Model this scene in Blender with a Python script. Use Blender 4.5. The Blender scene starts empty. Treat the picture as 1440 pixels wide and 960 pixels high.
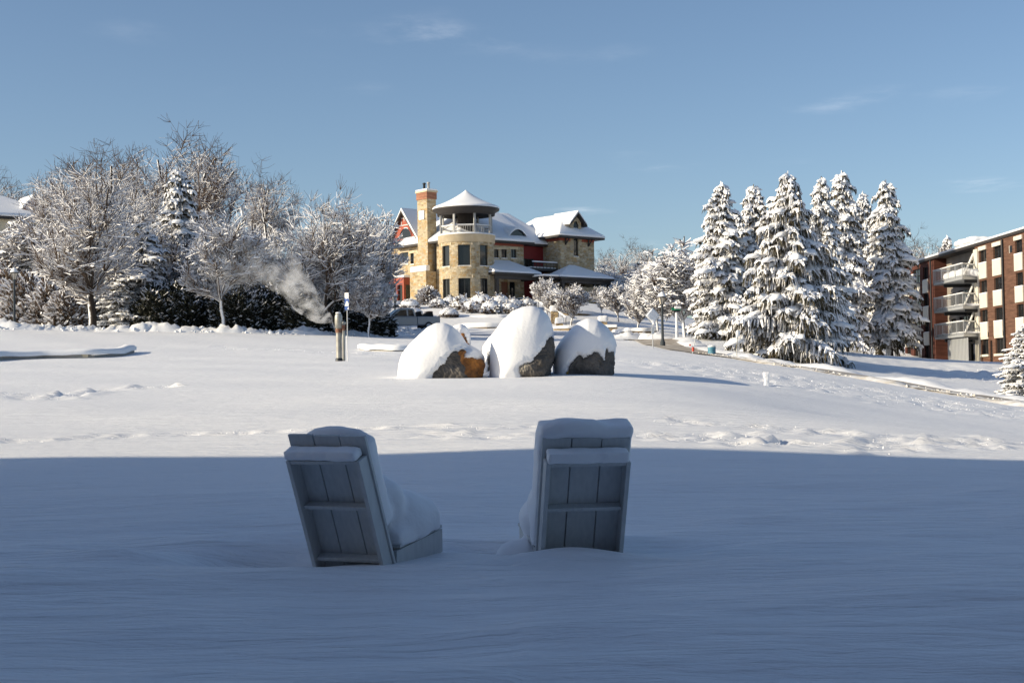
import bpy, bmesh, math, random
import numpy as np
from mathutils import Vector, Matrix, noise

# ------------------------------------------------------------------ camera, sky, sun, exposure
scn = bpy.context.scene
COL = scn.collection
FPX, CU, CV = 2000.0, 720.0, 480.0            # focal length and centre in photograph pixels
CAM = Vector((0, 0, 1.2))
RCAM = Matrix.Rotation(math.radians(90) + math.atan(60 / 2000), 3, 'X') @ Matrix.Rotation(-0.015, 3, 'Z')
cd = bpy.data.cameras.new('camera'); cam = bpy.data.objects.new('camera', cd); COL.objects.link(cam)
cd.sensor_width = 36; cd.lens = 50; cd.clip_start = 0.1; cd.clip_end = 6000
cam.matrix_world = Matrix.Translation(CAM) @ RCAM.to_4x4()
scn.camera = cam

SUN_EL, SUN_AZ = math.radians(22), math.radians(-107)     # azimuth from +Y towards +X
SV = Vector((math.sin(SUN_AZ) * math.cos(SUN_EL), math.cos(SUN_AZ) * math.cos(SUN_EL), math.sin(SUN_EL)))
world = bpy.data.worlds.new('World'); scn.world = world; world.use_nodes = True
wn, wl = world.node_tree.nodes, world.node_tree.links
for n in list(wn): wn.remove(n)
wout = wn.new('ShaderNodeOutputWorld'); wbg = wn.new('ShaderNodeBackground')
sky = wn.new('ShaderNodeTexSky'); sky.sky_type = 'NISHITA'; sky.sun_disc = False
sky.sun_elevation = SUN_EL; sky.sun_rotation = SUN_AZ
sky.air_density = 0.9; sky.dust_density = 1.0; sky.ozone_density = 2.3; sky.altitude = 200
wbg.inputs['Strength'].default_value = 0.112
# thin high clouds: noise on the direction, projected onto a flat layer
tc = wn.new('ShaderNodeTexCoord'); sep = wn.new('ShaderNodeSeparateXYZ'); wl.new(tc.outputs['Generated'], sep.inputs[0])
mz = wn.new('ShaderNodeMath'); mz.operation = 'MAXIMUM'; mz.inputs[1].default_value = 0.03; wl.new(sep.outputs['Z'], mz.inputs[0])
dx = wn.new('ShaderNodeMath'); dx.operation = 'DIVIDE'; wl.new(sep.outputs['X'], dx.inputs[0]); wl.new(mz.outputs[0], dx.inputs[1])
dy = wn.new('ShaderNodeMath'); dy.operation = 'DIVIDE'; wl.new(sep.outputs['Y'], dy.inputs[0]); wl.new(mz.outputs[0], dy.inputs[1])
cmb = wn.new('ShaderNodeCombineXYZ'); wl.new(dx.outputs[0], cmb.inputs[0]); wl.new(dy.outputs[0], cmb.inputs[1])
def wnoise(scale, detail, rough, off):
    mp = wn.new('ShaderNodeMapping'); mp.inputs['Location'].default_value = off; mp.inputs['Scale'].default_value = (1, .8, 1)
    nt = wn.new('ShaderNodeTexNoise'); nt.inputs['Scale'].default_value = scale
    nt.inputs['Detail'].default_value = detail; nt.inputs['Roughness'].default_value = rough
    wl.new(cmb.outputs[0], mp.inputs[0]); wl.new(mp.outputs[0], nt.inputs[0]); return nt
def wrange(src, a, b):
    m = wn.new('ShaderNodeMapRange'); m.interpolation_type = 'SMOOTHSTEP'
    m.inputs[1].default_value = a; m.inputs[2].default_value = b; wl.new(src, m.inputs[0]); return m
cov = wrange(wnoise(0.75, 2, .5, (2.53, 8.3, 0)).outputs[0], .575, .75)
wsp = wrange(wnoise(3.2, 7, .62, (.26, 4.0, 0)).outputs[0], .40, .82)
mul = wn.new('ShaderNodeMath'); mul.operation = 'MULTIPLY'; wl.new(cov.outputs[0], mul.inputs[0]); wl.new(wsp.outputs[0], mul.inputs[1])
mul2 = wn.new('ShaderNodeMath'); mul2.operation = 'MULTIPLY'; mul2.inputs[1].default_value = .42; wl.new(mul.outputs[0], mul2.inputs[0])
wmix = wn.new('ShaderNodeMix'); wmix.data_type = 'RGBA'
wmix.inputs[7].default_value = (10.5, 10.6, 11.0, 1)
wl.new(mul2.outputs[0], wmix.inputs[0]); wl.new(sky.outputs[0], wmix.inputs[6])
wl.new(wmix.outputs[2], wbg.inputs['Color']); wl.new(wbg.outputs[0], wout.inputs[0])
sd = bpy.data.lights.new('sun', 'SUN'); sd.energy = 5.0; sd.angle = math.radians(0.5); sd.color = (1, .865, .64)
so = bpy.data.objects.new('sun', sd); COL.objects.link(so); so.rotation_euler = SV.to_track_quat('Z', 'Y').to_euler()
so.location = (-60, -10, 60)
scn.view_settings.view_transform = 'Standard'; scn.view_settings.look = 'None'
scn.view_settings.exposure = 0.22; scn.view_settings.gamma = 1
scn.cycles.max_bounces = 6; scn.cycles.diffuse_bounces = 3; scn.cycles.volume_bounces = 1; scn.cycles.transparent_max_bounces = 6
scn.cycles.sample_clamp_indirect = 6

# ------------------------------------------------------------------ helpers
def P(u, v, Y):
    d = RCAM @ Vector(((u - CU) / FPX, (CV - v) / FPX, -1)); return CAM + d * (Y / d.y)
def zat(u, v, Y): return P(u, v, Y).z
def tag(o, label=None, cat=None, group=None, kind=None):
    if label: o['label'] = label
    if cat: o['category'] = cat
    if group: o['group'] = group
    if kind: o['kind'] = kind
    return o
def thing(name, label, cat, loc=(0, 0, 0), rotz=0, group=None, scale=None):
    o = bpy.data.objects.new(name, None); COL.objects.link(o); o.location = loc; o.rotation_euler = (0, 0, rotz)
    if scale: o.scale = scale
    o.empty_display_size = .3
    return tag(o, label, cat, group)
def link(name, me, parent=None, loc=None):
    o = bpy.data.objects.new(name, me); COL.objects.link(o)
    if parent: o.parent = parent
    if loc: o.location = loc
    return o
def arr_mesh(name, verts, faces, mats, midx=None, smooth=True):
    """verts (n,3) array, faces (m,k) array of equal-sided faces"""
    me = bpy.data.meshes.new(name)
    verts = np.asarray(verts, np.float32); faces = np.asarray(faces, np.int32); m, k = faces.shape
    me.vertices.add(len(verts)); me.vertices.foreach_set('co', verts.ravel())
    me.loops.add(m * k); me.loops.foreach_set('vertex_index', faces.ravel())
    me.polygons.add(m); me.polygons.foreach_set('loop_start', np.arange(0, m * k, k, dtype=np.int32))
    try: me.polygons.foreach_set('loop_total', np.full(m, k, np.int32))
    except Exception: pass
    if midx is not None: me.polygons.foreach_set('material_index', np.asarray(midx, np.int32))
    me.polygons.foreach_set('use_smooth', np.full(m, smooth, bool))
    for mt in mats: me.materials.append(mt)
    me.update(calc_edges=True); return me

class MB:
    def __init__(s): s.v = []; s.f = []; s.m = []; s.sm = []
    def add(s, vs, fs, mi=0, smooth=False):
        o = len(s.v); s.v += [tuple(p) for p in vs]
        for f in fs: s.f.append([i + o for i in f]); s.m.append(mi); s.sm.append(smooth)
        return s
    def box(s, x0, x1, y0, y1, z0, z1, mi=0, mat=None):
        vs = [Vector((x, y, z)) for z in (z0, z1) for x, y in ((x0, y0), (x1, y0), (x1, y1), (x0, y1))]
        if mat is not None: vs = [mat @ p for p in vs]
        return s.add(vs, [(3, 2, 1, 0), (4, 5, 6, 7), (0, 1, 5, 4), (1, 2, 6, 5), (2, 3, 7, 6), (3, 0, 4, 7)], mi)
    def bar(s, p, q, w, h, mi=0, up=(0, 0, 1)):
        p, q = Vector(p), Vector(q); d = (q - p).normalized(); upv = Vector(up)
        x = d.cross(upv)
        if x.length < 1e-4: x = d.cross(Vector((1, 0, 0)))
        x.normalize(); y = x.cross(d)
        vs = []
        for c in (p, q):
            for a, b in ((-1, -1), (1, -1), (1, 1), (-1, 1)): vs.append(c + x * (a * w / 2) + y * (b * h / 2))
        return s.add(vs, [(0, 1, 2, 3), (7, 6, 5, 4), (1, 0, 4, 5), (2, 1, 5, 6), (3, 2, 6, 7), (0, 3, 7, 4)], mi)
    def tube(s, pts, rs, n=8, mi=0, smooth=True):
        pts = [Vector(p) for p in pts]; rings = []
        for i, p in enumerate(pts):
            d = (pts[min(i + 1, len(pts) - 1)] - pts[max(i - 1, 0)]).normalized()
            x = d.cross(Vector((0, 0, 1)))
            if x.length < .05: x = d.cross(Vector((0, 1, 0)))
            x.normalize(); y = x.cross(d); r = rs[i] if hasattr(rs, '__len__') else rs
            rings.append([p + x * (r * math.cos(2 * math.pi * k / n)) + y * (r * math.sin(2 * math.pi * k / n)) for k in range(n)])
        vs = [q for r in rings for q in r]; fs = []
        for i in range(len(pts) - 1):
            for k in range(n): fs.append((i * n + k, i * n + (k + 1) % n, (i + 1) * n + (k + 1) % n, (i + 1) * n + k))
        s.add(vs, fs, mi, smooth)
        L = len(pts) - 1
        s.add(rings[0], [tuple(range(n))[::-1]], mi); s.add(rings[L], [tuple(range(n))], mi); return s
    def lathe(s, prof, n=24, mi=0, c=(0, 0), smooth=True, a0=0, a1=2 * math.pi):
        full = abs(a1 - a0 - 2 * math.pi) < 1e-6; m = n if full else n + 1; vs = []
        for r, z in prof:
            for k in range(m):
                a = a0 + (a1 - a0) * k / n; vs.append((c[0] + r * math.cos(a), c[1] + r * math.sin(a), z))
        fs = []
        for i in range(len(prof) - 1):
            for k in range(n): fs.append((i * m + k, i * m + (k + 1) % m, (i + 1) * m + (k + 1) % m, (i + 1) * m + k))
        return s.add(vs, fs, mi, smooth)
    def poly(s, pts, mi=0): return s.add(pts, [tuple(range(len(pts)))], mi)
    def prism(s, poly, y0, y1, mi=0, mat=None):
        """poly in (x,z), extruded along y"""
        n = len(poly); vs = [Vector((x, y0, z)) for x, z in poly] + [Vector((x, y1, z)) for x, z in poly]
        if mat is not None: vs = [mat @ p for p in vs]
        return s.add(vs, [tuple(range(n)), tuple(range(2 * n - 1, n - 1, -1))] + [((i + 1) % n, i, n + i, n + (i + 1) % n) for i in range(n)], mi)
    def mesh(s, name, mats):
        me = bpy.data.meshes.new(name); me.from_pydata(s.v, [], s.f)
        for mt in (mats if isinstance(mats, (list, tuple)) else [mats]): me.materials.append(mt)
        me.polygons.foreach_set('material_index', s.m); me.polygons.foreach_set('use_smooth', s.sm); me.update()
        return me
    def build(s, name, mats, parent=None, loc=None, bevel=0):
        o = link(name, s.mesh(name, mats), parent, loc)
        if bevel:
            b = o.modifiers.new('bevel', 'BEVEL'); b.width = bevel; b.segments = 2; b.limit_method = 'ANGLE'
        return o

# ------------------------------------------------------------------ materials
def mat(name, col=(.5, .5, .5), rough=.7, metal=0, spec=.5, var=None, vscale=5, vstretch=(1, 1, 1), bump=0, bscale=20, bdist=.02, detail=5):
    m = bpy.data.materials.new(name); m.use_nodes = True; nt = m.node_tree; N, L = nt.nodes, nt.links
    b = N['Principled BSDF']; b.inputs['Base Color'].default_value = (*col, 1); b.inputs['Roughness'].default_value = rough
    b.inputs['Metallic'].default_value = metal; b.inputs['Specular IOR Level'].default_value = spec
    t = N.new('ShaderNodeTexCoord'); mp = N.new('ShaderNodeMapping'); mp.inputs['Scale'].default_value = vstretch
    L.new(t.outputs['Object'], mp.inputs[0])
    if var:
        n = N.new('ShaderNodeTexNoise'); n.inputs['Scale'].default_value = vscale; n.inputs['Detail'].default_value = detail
        L.new(mp.outputs[0], n.inputs[0]); r = N.new('ShaderNodeValToRGB')
        r.color_ramp.elements[0].position = .32; r.color_ramp.elements[1].position = .68
        r.color_ramp.elements[0].color = (*col, 1); r.color_ramp.elements[1].color = (*var, 1)
        L.new(n.outputs[0], r.inputs[0]); L.new(r.outputs[0], b.inputs['Base Color'])
    if bump:
        n2 = N.new('ShaderNodeTexNoise'); n2.inputs['Scale'].default_value = bscale; n2.inputs['Detail'].default_value = 6
        L.new(mp.outputs[0], n2.inputs[0]); bm = N.new('ShaderNodeBump'); bm.inputs['Strength'].default_value = bump
        bm.inputs['Distance'].default_value = bdist; L.new(n2.outputs[0], bm.inputs['Height']); L.new(bm.outputs[0], b.inputs['Normal'])
    return m
def snow_ground_mat():
    m = bpy.data.materials.new('snow_field'); m.use_nodes = True; N, L = m.node_tree.nodes, m.node_tree.links
    b = N['Principled BSDF']; b.inputs['Base Color'].default_value = (.86, .87, .89, 1); b.inputs['Roughness'].default_value = .55
    b.inputs['Specular IOR Level'].default_value = .25
    t = N.new('ShaderNodeTexCoord'); prev = None
    for sc, st, strength, dist, det in (((.55, 2.6, 1), 1.0, .7, .06, 6), ((2.2, 11, 1), 1.0, 1.0, .05, 6), ((14, 40, 14), 1.0, .4, .006, 3)):
        mp = N.new('ShaderNodeMapping'); mp.inputs['Scale'].default_value = sc; mp.inputs['Rotation'].default_value = (0, 0, .1)
        n = N.new('ShaderNodeTexNoise'); n.inputs['Scale'].default_value = st; n.inputs['Detail'].default_value = det; n.inputs['Roughness'].default_value = .6
        n.inputs['Distortion'].default_value = .4
        L.new(t.outputs['Object'], mp.inputs[0]); L.new(mp.outputs[0], n.inputs[0])
        bm = N.new('ShaderNodeBump'); bm.inputs['Strength'].default_value = strength; bm.inputs['Distance'].default_value = dist
        L.new(n.outputs[0], bm.inputs['Height'])
        if prev: L.new(prev.outputs[0], bm.inputs['Normal'])
        prev = bm
    L.new(prev.outputs[0], b.inputs['Normal']); return m
def stone_mat(name, cols, mortar=(.42, .36, .27), scale=(2.2, 2.2, 4.6), bump=.5):
    m = bpy.data.materials.new(name); m.use_nodes = True; N, L = m.node_tree.nodes, m.node_tree.links; b = N['Principled BSDF']
    b.inputs['Roughness'].default_value = .9; b.inputs['Specular IOR Level'].default_value = .2
    t = N.new('ShaderNodeTexCoord'); mp = N.new('ShaderNodeMapping'); mp.inputs['Scale'].default_value = scale
    L.new(t.outputs['Object'], mp.inputs[0])
    v = N.new('ShaderNodeTexVoronoi'); v.distance = 'CHEBYCHEV'; v.inputs['Scale'].default_value = 1; v.inputs['Randomness'].default_value = .8
    v2 = N.new('ShaderNodeTexVoronoi'); v2.feature = 'DISTANCE_TO_EDGE'; v2.inputs['Scale'].default_value = 1; v2.inputs['Randomness'].default_value = .8
    L.new(mp.outputs[0], v.inputs['Vector']); L.new(mp.outputs[0], v2.inputs['Vector'])
    s = N.new('ShaderNodeSeparateColor'); L.new(v.outputs['Color'], s.inputs[0])
    r = N.new('ShaderNodeValToRGB'); r.color_ramp.interpolation = 'CONSTANT'; e = r.color_ramp.elements
    e[0].color = (*cols[0], 1); e[1].color = (*cols[-1], 1); e[1].position = 1 - 1 / len(cols)
    for i, c in enumerate(cols[1:-1]): x = e.new((i + 1) / len(cols)); x.color = (*c, 1)
    L.new(s.outputs[0], r.inputs[0])
    n = N.new('ShaderNodeTexNoise'); n.inputs['Scale'].default_value = 9; n.inputs['Detail'].default_value = 5; L.new(t.outputs['Object'], n.inputs[0])
    mr = N.new('ShaderNodeMapRange'); mr.inputs[1].default_value = .3; mr.inputs[2].default_value = .7; mr.inputs[3].default_value = .7; mr.inputs[4].default_value = 1.12
    L.new(n.outputs[0], mr.inputs[0]); mu = N.new('ShaderNodeMix'); mu.data_type = 'RGBA'; mu.blend_type = 'MULTIPLY'; mu.inputs[0].default_value = 1
    L.new(r.outputs[0], mu.inputs[6]); L.new(mr.outputs[0], mu.inputs[7])
    er = N.new('ShaderNodeMapRange'); er.inputs[1].default_value = .02; er.inputs[2].default_value = .09; L.new(v2.outputs['Distance'], er.inputs[0])
    mx = N.new('ShaderNodeMix'); mx.data_type = 'RGBA'; mx.inputs[6].default_value = (*mortar, 1)
    L.new(er.outputs[0], mx.inputs[0]); L.new(mu.outputs[2], mx.inputs[7]); L.new(mx.outputs[2], b.inputs['Base Color'])
    bm = N.new('ShaderNodeBump'); bm.inputs['Strength'].default_value = bump; bm.inputs['Distance'].default_value = .04
    L.new(er.outputs[0], bm.inputs['Height']); L.new(bm.outputs[0], b.inputs['Normal']); return m
def brick_mat(name, c1, c2, mortar):
    m = bpy.data.materials.new(name); m.use_nodes = True; N, L = m.node_tree.nodes, m.node_tree.links; b = N['Principled BSDF']
    b.inputs['Roughness'].default_value = .9; b.inputs['Specular IOR Level'].default_value = .2
    t = N.new('ShaderNodeTexCoord'); s = N.new('ShaderNodeSeparateXYZ'); L.new(t.outputs['Object'], s.inputs[0])
    ad = N.new('ShaderNodeMath'); L.new(s.outputs[0], ad.inputs[0]); L.new(s.outputs[1], ad.inputs[1])
    cb = N.new('ShaderNodeCombineXYZ'); L.new(ad.outputs[0], cb.inputs[0]); L.new(s.outputs[2], cb.inputs[1])
    br = N.new('ShaderNodeTexBrick'); br.inputs['Scale'].default_value = 1; br.inputs['Brick Width'].default_value = .24; br.inputs['Row Height'].default_value = .08
    br.inputs['Mortar Size'].default_value = .008; br.inputs['Color1'].default_value = (*c1, 1); br.inputs['Color2'].default_value = (*c2, 1); br.inputs['Mortar'].default_value = (*mortar, 1)
    L.new(cb.outputs[0], br.inputs[0])
    mp = N.new('ShaderNodeMapping'); mp.inputs['Scale'].default_value = (.5, .5, 5); L.new(t.outputs['Object'], mp.inputs[0])
    n = N.new('ShaderNodeTexNoise'); n.inputs['Scale'].default_value = 1.2; n.inputs['Detail'].default_value = 6; L.new(mp.outputs[0], n.inputs[0])
    mr = N.new('ShaderNodeMapRange'); mr.inputs[1].default_value = .3; mr.inputs[2].default_value = .7; mr.inputs[3].default_value = .6; mr.inputs[4].default_value = 1.25; L.new(n.outputs[0], mr.inputs[0])
    mu = N.new('ShaderNodeMix'); mu.data_type = 'RGBA'; mu.blend_type = 'MULTIPLY'; mu.inputs[0].default_value = 1
    L.new(br.outputs[0], mu.inputs[6]); L.new(mr.outputs[0], mu.inputs[7]); L.new(mu.outputs[2], b.inputs['Base Color']); return m
def windward_mat(name, bark, snow=(.85, .86, .88), wind=(-.8, -.35, .35), lo=.15, hi=.5, amp=1.2):
    """bark with wet snow plastered on the windward side"""
    m = bpy.data.materials.new(name); m.use_nodes = True; N, L = m.node_tree.nodes, m.node_tree.links; b = N['Principled BSDF']
    b.inputs['Roughness'].default_value = .85; b.inputs['Specular IOR Level'].default_value = .2
    g = N.new('ShaderNodeNewGeometry'); d = N.new('ShaderNodeVectorMath'); d.operation = 'DOT_PRODUCT'; d.inputs[1].default_value = wind
    L.new(g.outputs['Normal'], d.inputs[0])
    n = N.new('ShaderNodeTexNoise'); n.inputs['Scale'].default_value = 3.5; n.inputs['Detail'].default_value = 5
    t = N.new('ShaderNodeTexCoord'); L.new(t.outputs['Object'], n.inputs[0])
    s = N.new('ShaderNodeMath'); s.operation = 'MULTIPLY_ADD'; s.inputs[1].default_value = amp; s.inputs[2].default_value = -amp / 2; L.new(n.outputs[0], s.inputs[0])
    a = N.new('ShaderNodeMath'); L.new(d.outputs['Value'], a.inputs[0]); L.new(s.outputs[0], a.inputs[1])
    mr = N.new('ShaderNodeMapRange'); mr.inputs[1].default_value = lo; mr.inputs[2].default_value = hi; L.new(a.outputs[0], mr.inputs[0])
    mx = N.new('ShaderNodeMix'); mx.data_type = 'RGBA'; mx.inputs[6].default_value = (*bark, 1); mx.inputs[7].default_value = (*snow, 1)
    L.new(mr.outputs[0], mx.inputs[0]); L.new(mx.outputs[2], b.inputs['Base Color']); return m

M = {}
M['field'] = snow_ground_mat()
M['snow'] = mat('snow', (.87, .88, .9), .6, spec=.25, bump=.4, bscale=14, bdist=.02)
M['twig_snow'] = mat('twig_snow', (.86, .86, .88), .7, spec=.1)
M['slush'] = mat('slush', (.30, .24, .17), .6, var=(.62, .57, .50), vscale=1.3, bump=.6, bscale=6, bdist=.05)
M['tan_snow'] = mat('tan_snow', (.86, .86, .86), .7, var=(.66, .60, .50), vscale=2.2, bump=.5, bscale=9, bdist=.05)
M['bark'] = windward_mat('bark', (.055, .042, .034))
M['white_bark'] = windward_mat('white_bark', (.13, .105, .085), lo=-.35, hi=.15)
M['twig'] = mat('twig', (.085, .062, .047), .9, spec=.1, var=(.135, .10, .075), vscale=3)
M['dark_bark'] = windward_mat('dark_bark', (.05, .038, .03), lo=.55, hi=.9)
M['brown_twig'] = mat('brown_twig', (.12, .082, .058), .9, spec=.1, var=(.07, .05, .04), vscale=2)
M['needle'] = mat('needle', (.062, .062, .042), .85, spec=.15, var=(.13, .105, .07), vscale=2)
M['yew'] = mat('yew', (.020, .024, .018), .8, spec=.2, var=(.045, .045, .03), vscale=3)
M['stone'] = stone_mat('limestone', [(.46, .35, .20), (.56, .45, .28), (.36, .27, .15), (.60, .51, .36), (.48, .33, .16), (.50, .42, .29)])
M['lintel'] = mat('lintel', (.66, .56, .40), .8, var=(.58, .47, .31), vscale=2)
M['terrace_stone'] = stone_mat('terrace_stone', [(.40, .29, .15), (.50, .38, .22), (.30, .21, .12), (.34, .27, .19)], mortar=(.2, .16, .11), scale=(1.6, 1.6, 4))
M['chimney_brick'] = brick_mat('chimney_brick', (.33, .13, .07), (.28, .11, .06), (.35, .25, .2))
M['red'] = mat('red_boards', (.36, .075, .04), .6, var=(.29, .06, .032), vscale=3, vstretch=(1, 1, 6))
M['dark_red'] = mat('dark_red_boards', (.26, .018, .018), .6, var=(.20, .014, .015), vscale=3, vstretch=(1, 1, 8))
M['fascia'] = mat('fascia', (.035, .03, .028), .6)
M['door'] = mat('door_wood', (.20, .065, .028), .5, var=(.15, .05, .02), vscale=3, vstretch=(8, 8, 1))
M['glass'] = mat('window_glass', (.012, .014, .016), .06, spec=.55)
M['frame'] = mat('window_frame', (.03, .03, .03), .5)
M['pale_post'] = mat('pale_post', (.40, .40, .39), .6)
M['interior'] = mat('interior', (.03, .025, .022), .9)
M['brick'] = brick_mat('apartment_brick', (.145, .074, .05), (.115, .058, .04), (.17, .105, .075))
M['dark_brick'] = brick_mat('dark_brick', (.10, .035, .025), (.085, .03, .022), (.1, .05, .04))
M['bay'] = mat('bay_render', (.33, .30, .26), .85, var=(.27, .24, .21), vscale=1)
M['panel'] = mat('cream_panel', (.68, .65, .57), .75, var=(.62, .58, .50), vscale=.6)
M['concrete'] = mat('concrete', (.36, .35, .33), .85, var=(.28, .27, .25), vscale=3, bump=.3)
M['grey_metal'] = mat('grey_metal', (.46, .48, .50), .45, metal=.3)
M['dark_metal'] = mat('dark_metal', (.03, .033, .038), .45, metal=.4)
M['chair'] = mat('chair_paint', (.55, .57, .57), .55, spec=.35, var=(.48, .50, .505), vscale=6, vstretch=(6, 6, 1.2), bump=.25, bscale=30, bdist=.004)
M['chair_dark'] = mat('chair_gap', (.03, .03, .03), .9)
M['rock'] = mat('grey_rock', (.060, .054, .048), .85, var=(.145, .13, .115), vscale=2.6, bump=.9, bscale=5, bdist=.08, detail=9)
M['rock_orange'] = mat('orange_rock', (.50, .19, .03), .8, var=(.10, .048, .025), vscale=3.2, bump=.9, bscale=6, bdist=.08, detail=9)
M['rock_sunlit'] = mat('sunlit_rock', (.42, .38, .31), .85, var=(.30, .27, .22), vscale=3, bump=.7, bscale=6, bdist=.06)  # sunlight on the middle boulder's stone, put in as a paler colour
M['lichen'] = mat('yellow_rock', (.42, .28, .04), .85, var=(.25, .17, .05), vscale=5)
M['galv'] = mat('galvanised', (.40, .40, .37), .5, metal=.55, var=(.28, .27, .24), vscale=4)
M['rust'] = mat('rusty_metal', (.14, .055, .03), .8, var=(.30, .16, .10), vscale=9)
M['truck'] = mat('truck_paint', (.33, .35, .37), .35, metal=.3, spec=.5)
M['tyre'] = mat('tyre', (.02, .02, .02), .9)
M['white_paint'] = mat('white_paint', (.78, .78, .76), .5)
M['blue_paint'] = mat('blue_paint', (.03, .10, .36), .5)
M['barrel_blue'] = mat('barrel_blue', (.05, .20, .30), .6, var=(.10, .26, .34), vscale=6)
M['orange_paint'] = mat('red_orange_paint', (.55, .06, .03), .6)
M['green_paint'] = mat('sign_green', (.0, .22, .10), .5)
M['yellow_light'] = mat('lamp_glass', (.55, .50, .42), .3)
M['roof_shingle'] = mat('roof_shingle', (.10, .09, .085), .9)
M['brown_roof'] = mat('brown_gable', (.20, .07, .035), .8)
M['cream'] = mat('cream_wall', (.70, .62, .46), .8, var=(.62, .54, .40), vscale=1)

# ------------------------------------------------------------------ terrain
CP = []
for y in (-30, -10, 2, 9.6, 16, 24, 32, 40):
    for x in (-14, -5, 4):
        if y < 34 or x < 2: CP.append((x, y, .047 * (y - 9.6) + .03))
for u, v, Y in [(620, 528, 40), (725, 530, 40), (823, 524, 41), (1000, 537, 41.5), (1000, 535, 46), (1000, 519, 58), (1440, 600, 35), (1440, 641, 17), (1200, 590, 30),
                (1440, 573, 54), (1200, 536, 62), (1100, 516, 68), (1000, 501, 76), (950, 491, 84), (900, 483, 92), (1300, 519, 92), (1100, 504, 87), (1030, 478, 96),
                (1250, 501, 105), (1300, 509, 145), (1400, 512, 124), (1430, 558, 66), (1390, 517, 95), (1440, 545, 80), (100, 503, 66), (477, 508, 56), (560, 492, 72),
                (300, 470, 88), (300, 467, 94), (20, 461, 92), (130, 465, 95), (0, 446, 110), (600, 476, 100), (560, 471, 110), (700, 472, 110), (860, 479, 103),
                (850, 471, 115), (590, 452, 128), (600, 470, 119), (570, 431, 139), (670, 469, 120), (890, 462, 125), (840, 441, 136), (965, 478, 112), (300, 447, 125), (160, 445, 120),
                (930, 465, 125), (1150, 492, 112)]:
    p = P(u, v, Y); CP.append((p.x, p.y, p.z))
CP += [(-12, 141, 9.3), (2, 141, 9.45), (-4, 150, 9.5), (8, 146, 9.4), (12, 160, 9.5), (-4, 165, 10), (-45, 130, 9), (-30, 150, 9.5), (-60, 100, 6.5), (-80, 150, 9), (-70, 60, 2.5),
       (-70, 0, 0), (60, 40, -.5), (40, 20, -.3), (60, 100, 1.8), (60, 150, 3), (40, 190, 6), (70, 210, 6), (0, 220, 11), (-70, 220, 11), (100, 120, 2), (-110, 60, 3), (20, -20, -1.2), (-30, -20, -1.2), (22, 125, 4.5)]
CP = np.array(CP, float)
def _phi(r2): return .5 * r2 * np.log(np.maximum(r2, 1e-9))
def _tps():
    xy = CP[:, :2] / 50; n = len(CP); d2 = ((xy[:, None] - xy[None]) ** 2).sum(-1)
    K = _phi(d2) + np.eye(n) * 2e-4; Pm = np.c_[np.ones(n), xy]; A = np.zeros((n + 3, n + 3)); A[:n, :n] = K; A[:n, n:] = Pm; A[n:, :n] = Pm.T
    return np.linalg.solve(A, np.r_[CP[:, 2], 0, 0, 0]), xy
_W, _XY = _tps()
def gz_arr(x, y):
    x = np.asarray(x, float); y = np.asarray(y, float)
    xc = np.clip(x, -115, 105) / 50; yc = np.clip(y, -30, 225) / 50; out = np.full(x.shape, _W[-3]) + _W[-2] * xc + _W[-1] * yc
    for i in range(len(_XY)): out += _W[i] * _phi((xc - _XY[i, 0]) ** 2 + (yc - _XY[i, 1]) ** 2)
    return out + detail(x, y)
def bump2(x, y, cx, cy, sx, sy, h, rot=0):
    c, s = math.cos(rot), math.sin(rot); dx_ = (x - cx) * c + (y - cy) * s; dy_ = -(x - cx) * s + (y - cy) * c
    return h * np.exp(-(dx_ / sx) ** 2 - (dy_ / sy) ** 2)
CH1 = P(498, 790, 9.6); CH2 = P(812, 772, 9.8)           # the two chairs
def detail(x, y):
    z = 0 * x
    # wind scoop and drift ridges round the chairs
    z = z + bump2(x, y, CH1.x - .60, CH1.y + .40, .5, .30, -.22, .15) + bump2(x, y, CH1.x - .3, CH1.y - .6, 1.2, .28, .02)
    z = z + bump2(x, y, CH1.x - 1.6, CH1.y + .25, 1.2, .2, .08, -.22) + bump2(x, y, CH1.x + .95, CH1.y + .6, .5, .22, -.05)
    z = z + bump2(x, y, CH1.x - .9, CH1.y + 1.5, .7, .3, -.05) + bump2(x, y, CH1.x - .5, CH1.y + 1.0, .9, .15, .05, -.1)
    z = z + bump2(x, y, CH2.x - .05, CH2.y - .3, .40, .22, .065) + bump2(x, y, CH2.x - .62, CH2.y + .35, .34, .24, -.06)
    z = z + bump2(x, y, CH2.x + .62, CH2.y + .25, .5, .22, -.06) + bump2(x, y, CH2.x - .75, CH2.y + .2, .22, .16, .05)
    z = z + bump2(x, y, CH1.x - .62, CH1.y + .12, .5, .22, -.14, .05) + bump2(x, y, CH1.x - .9, CH1.y + .75, .8, .16, .06, -.12)
    # gentle swells
    z = z + .03 * np.sin(x * .9 + .7 * np.sin(y * .5)) * np.sin(y * .8 + 1) * np.clip(y / 8, 0, 1)
    # lip of the lawn to the right of the boulders
    z = z + bump2(x, y, 6.3, 43, 2.2, .8, .10, -.12)
    return z
def gz(x, y): return float(gz_arr(np.array([x]), np.array([y]))[0])
def on(u, Y, v=500):
    p = P(u, v, Y); p.z = gz(p.x, p.y)
    q = P(u, CV + (CAM.z - p.z) / Y * FPX, Y); return Vector((q.x, Y, gz(q.x, Y)))

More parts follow.
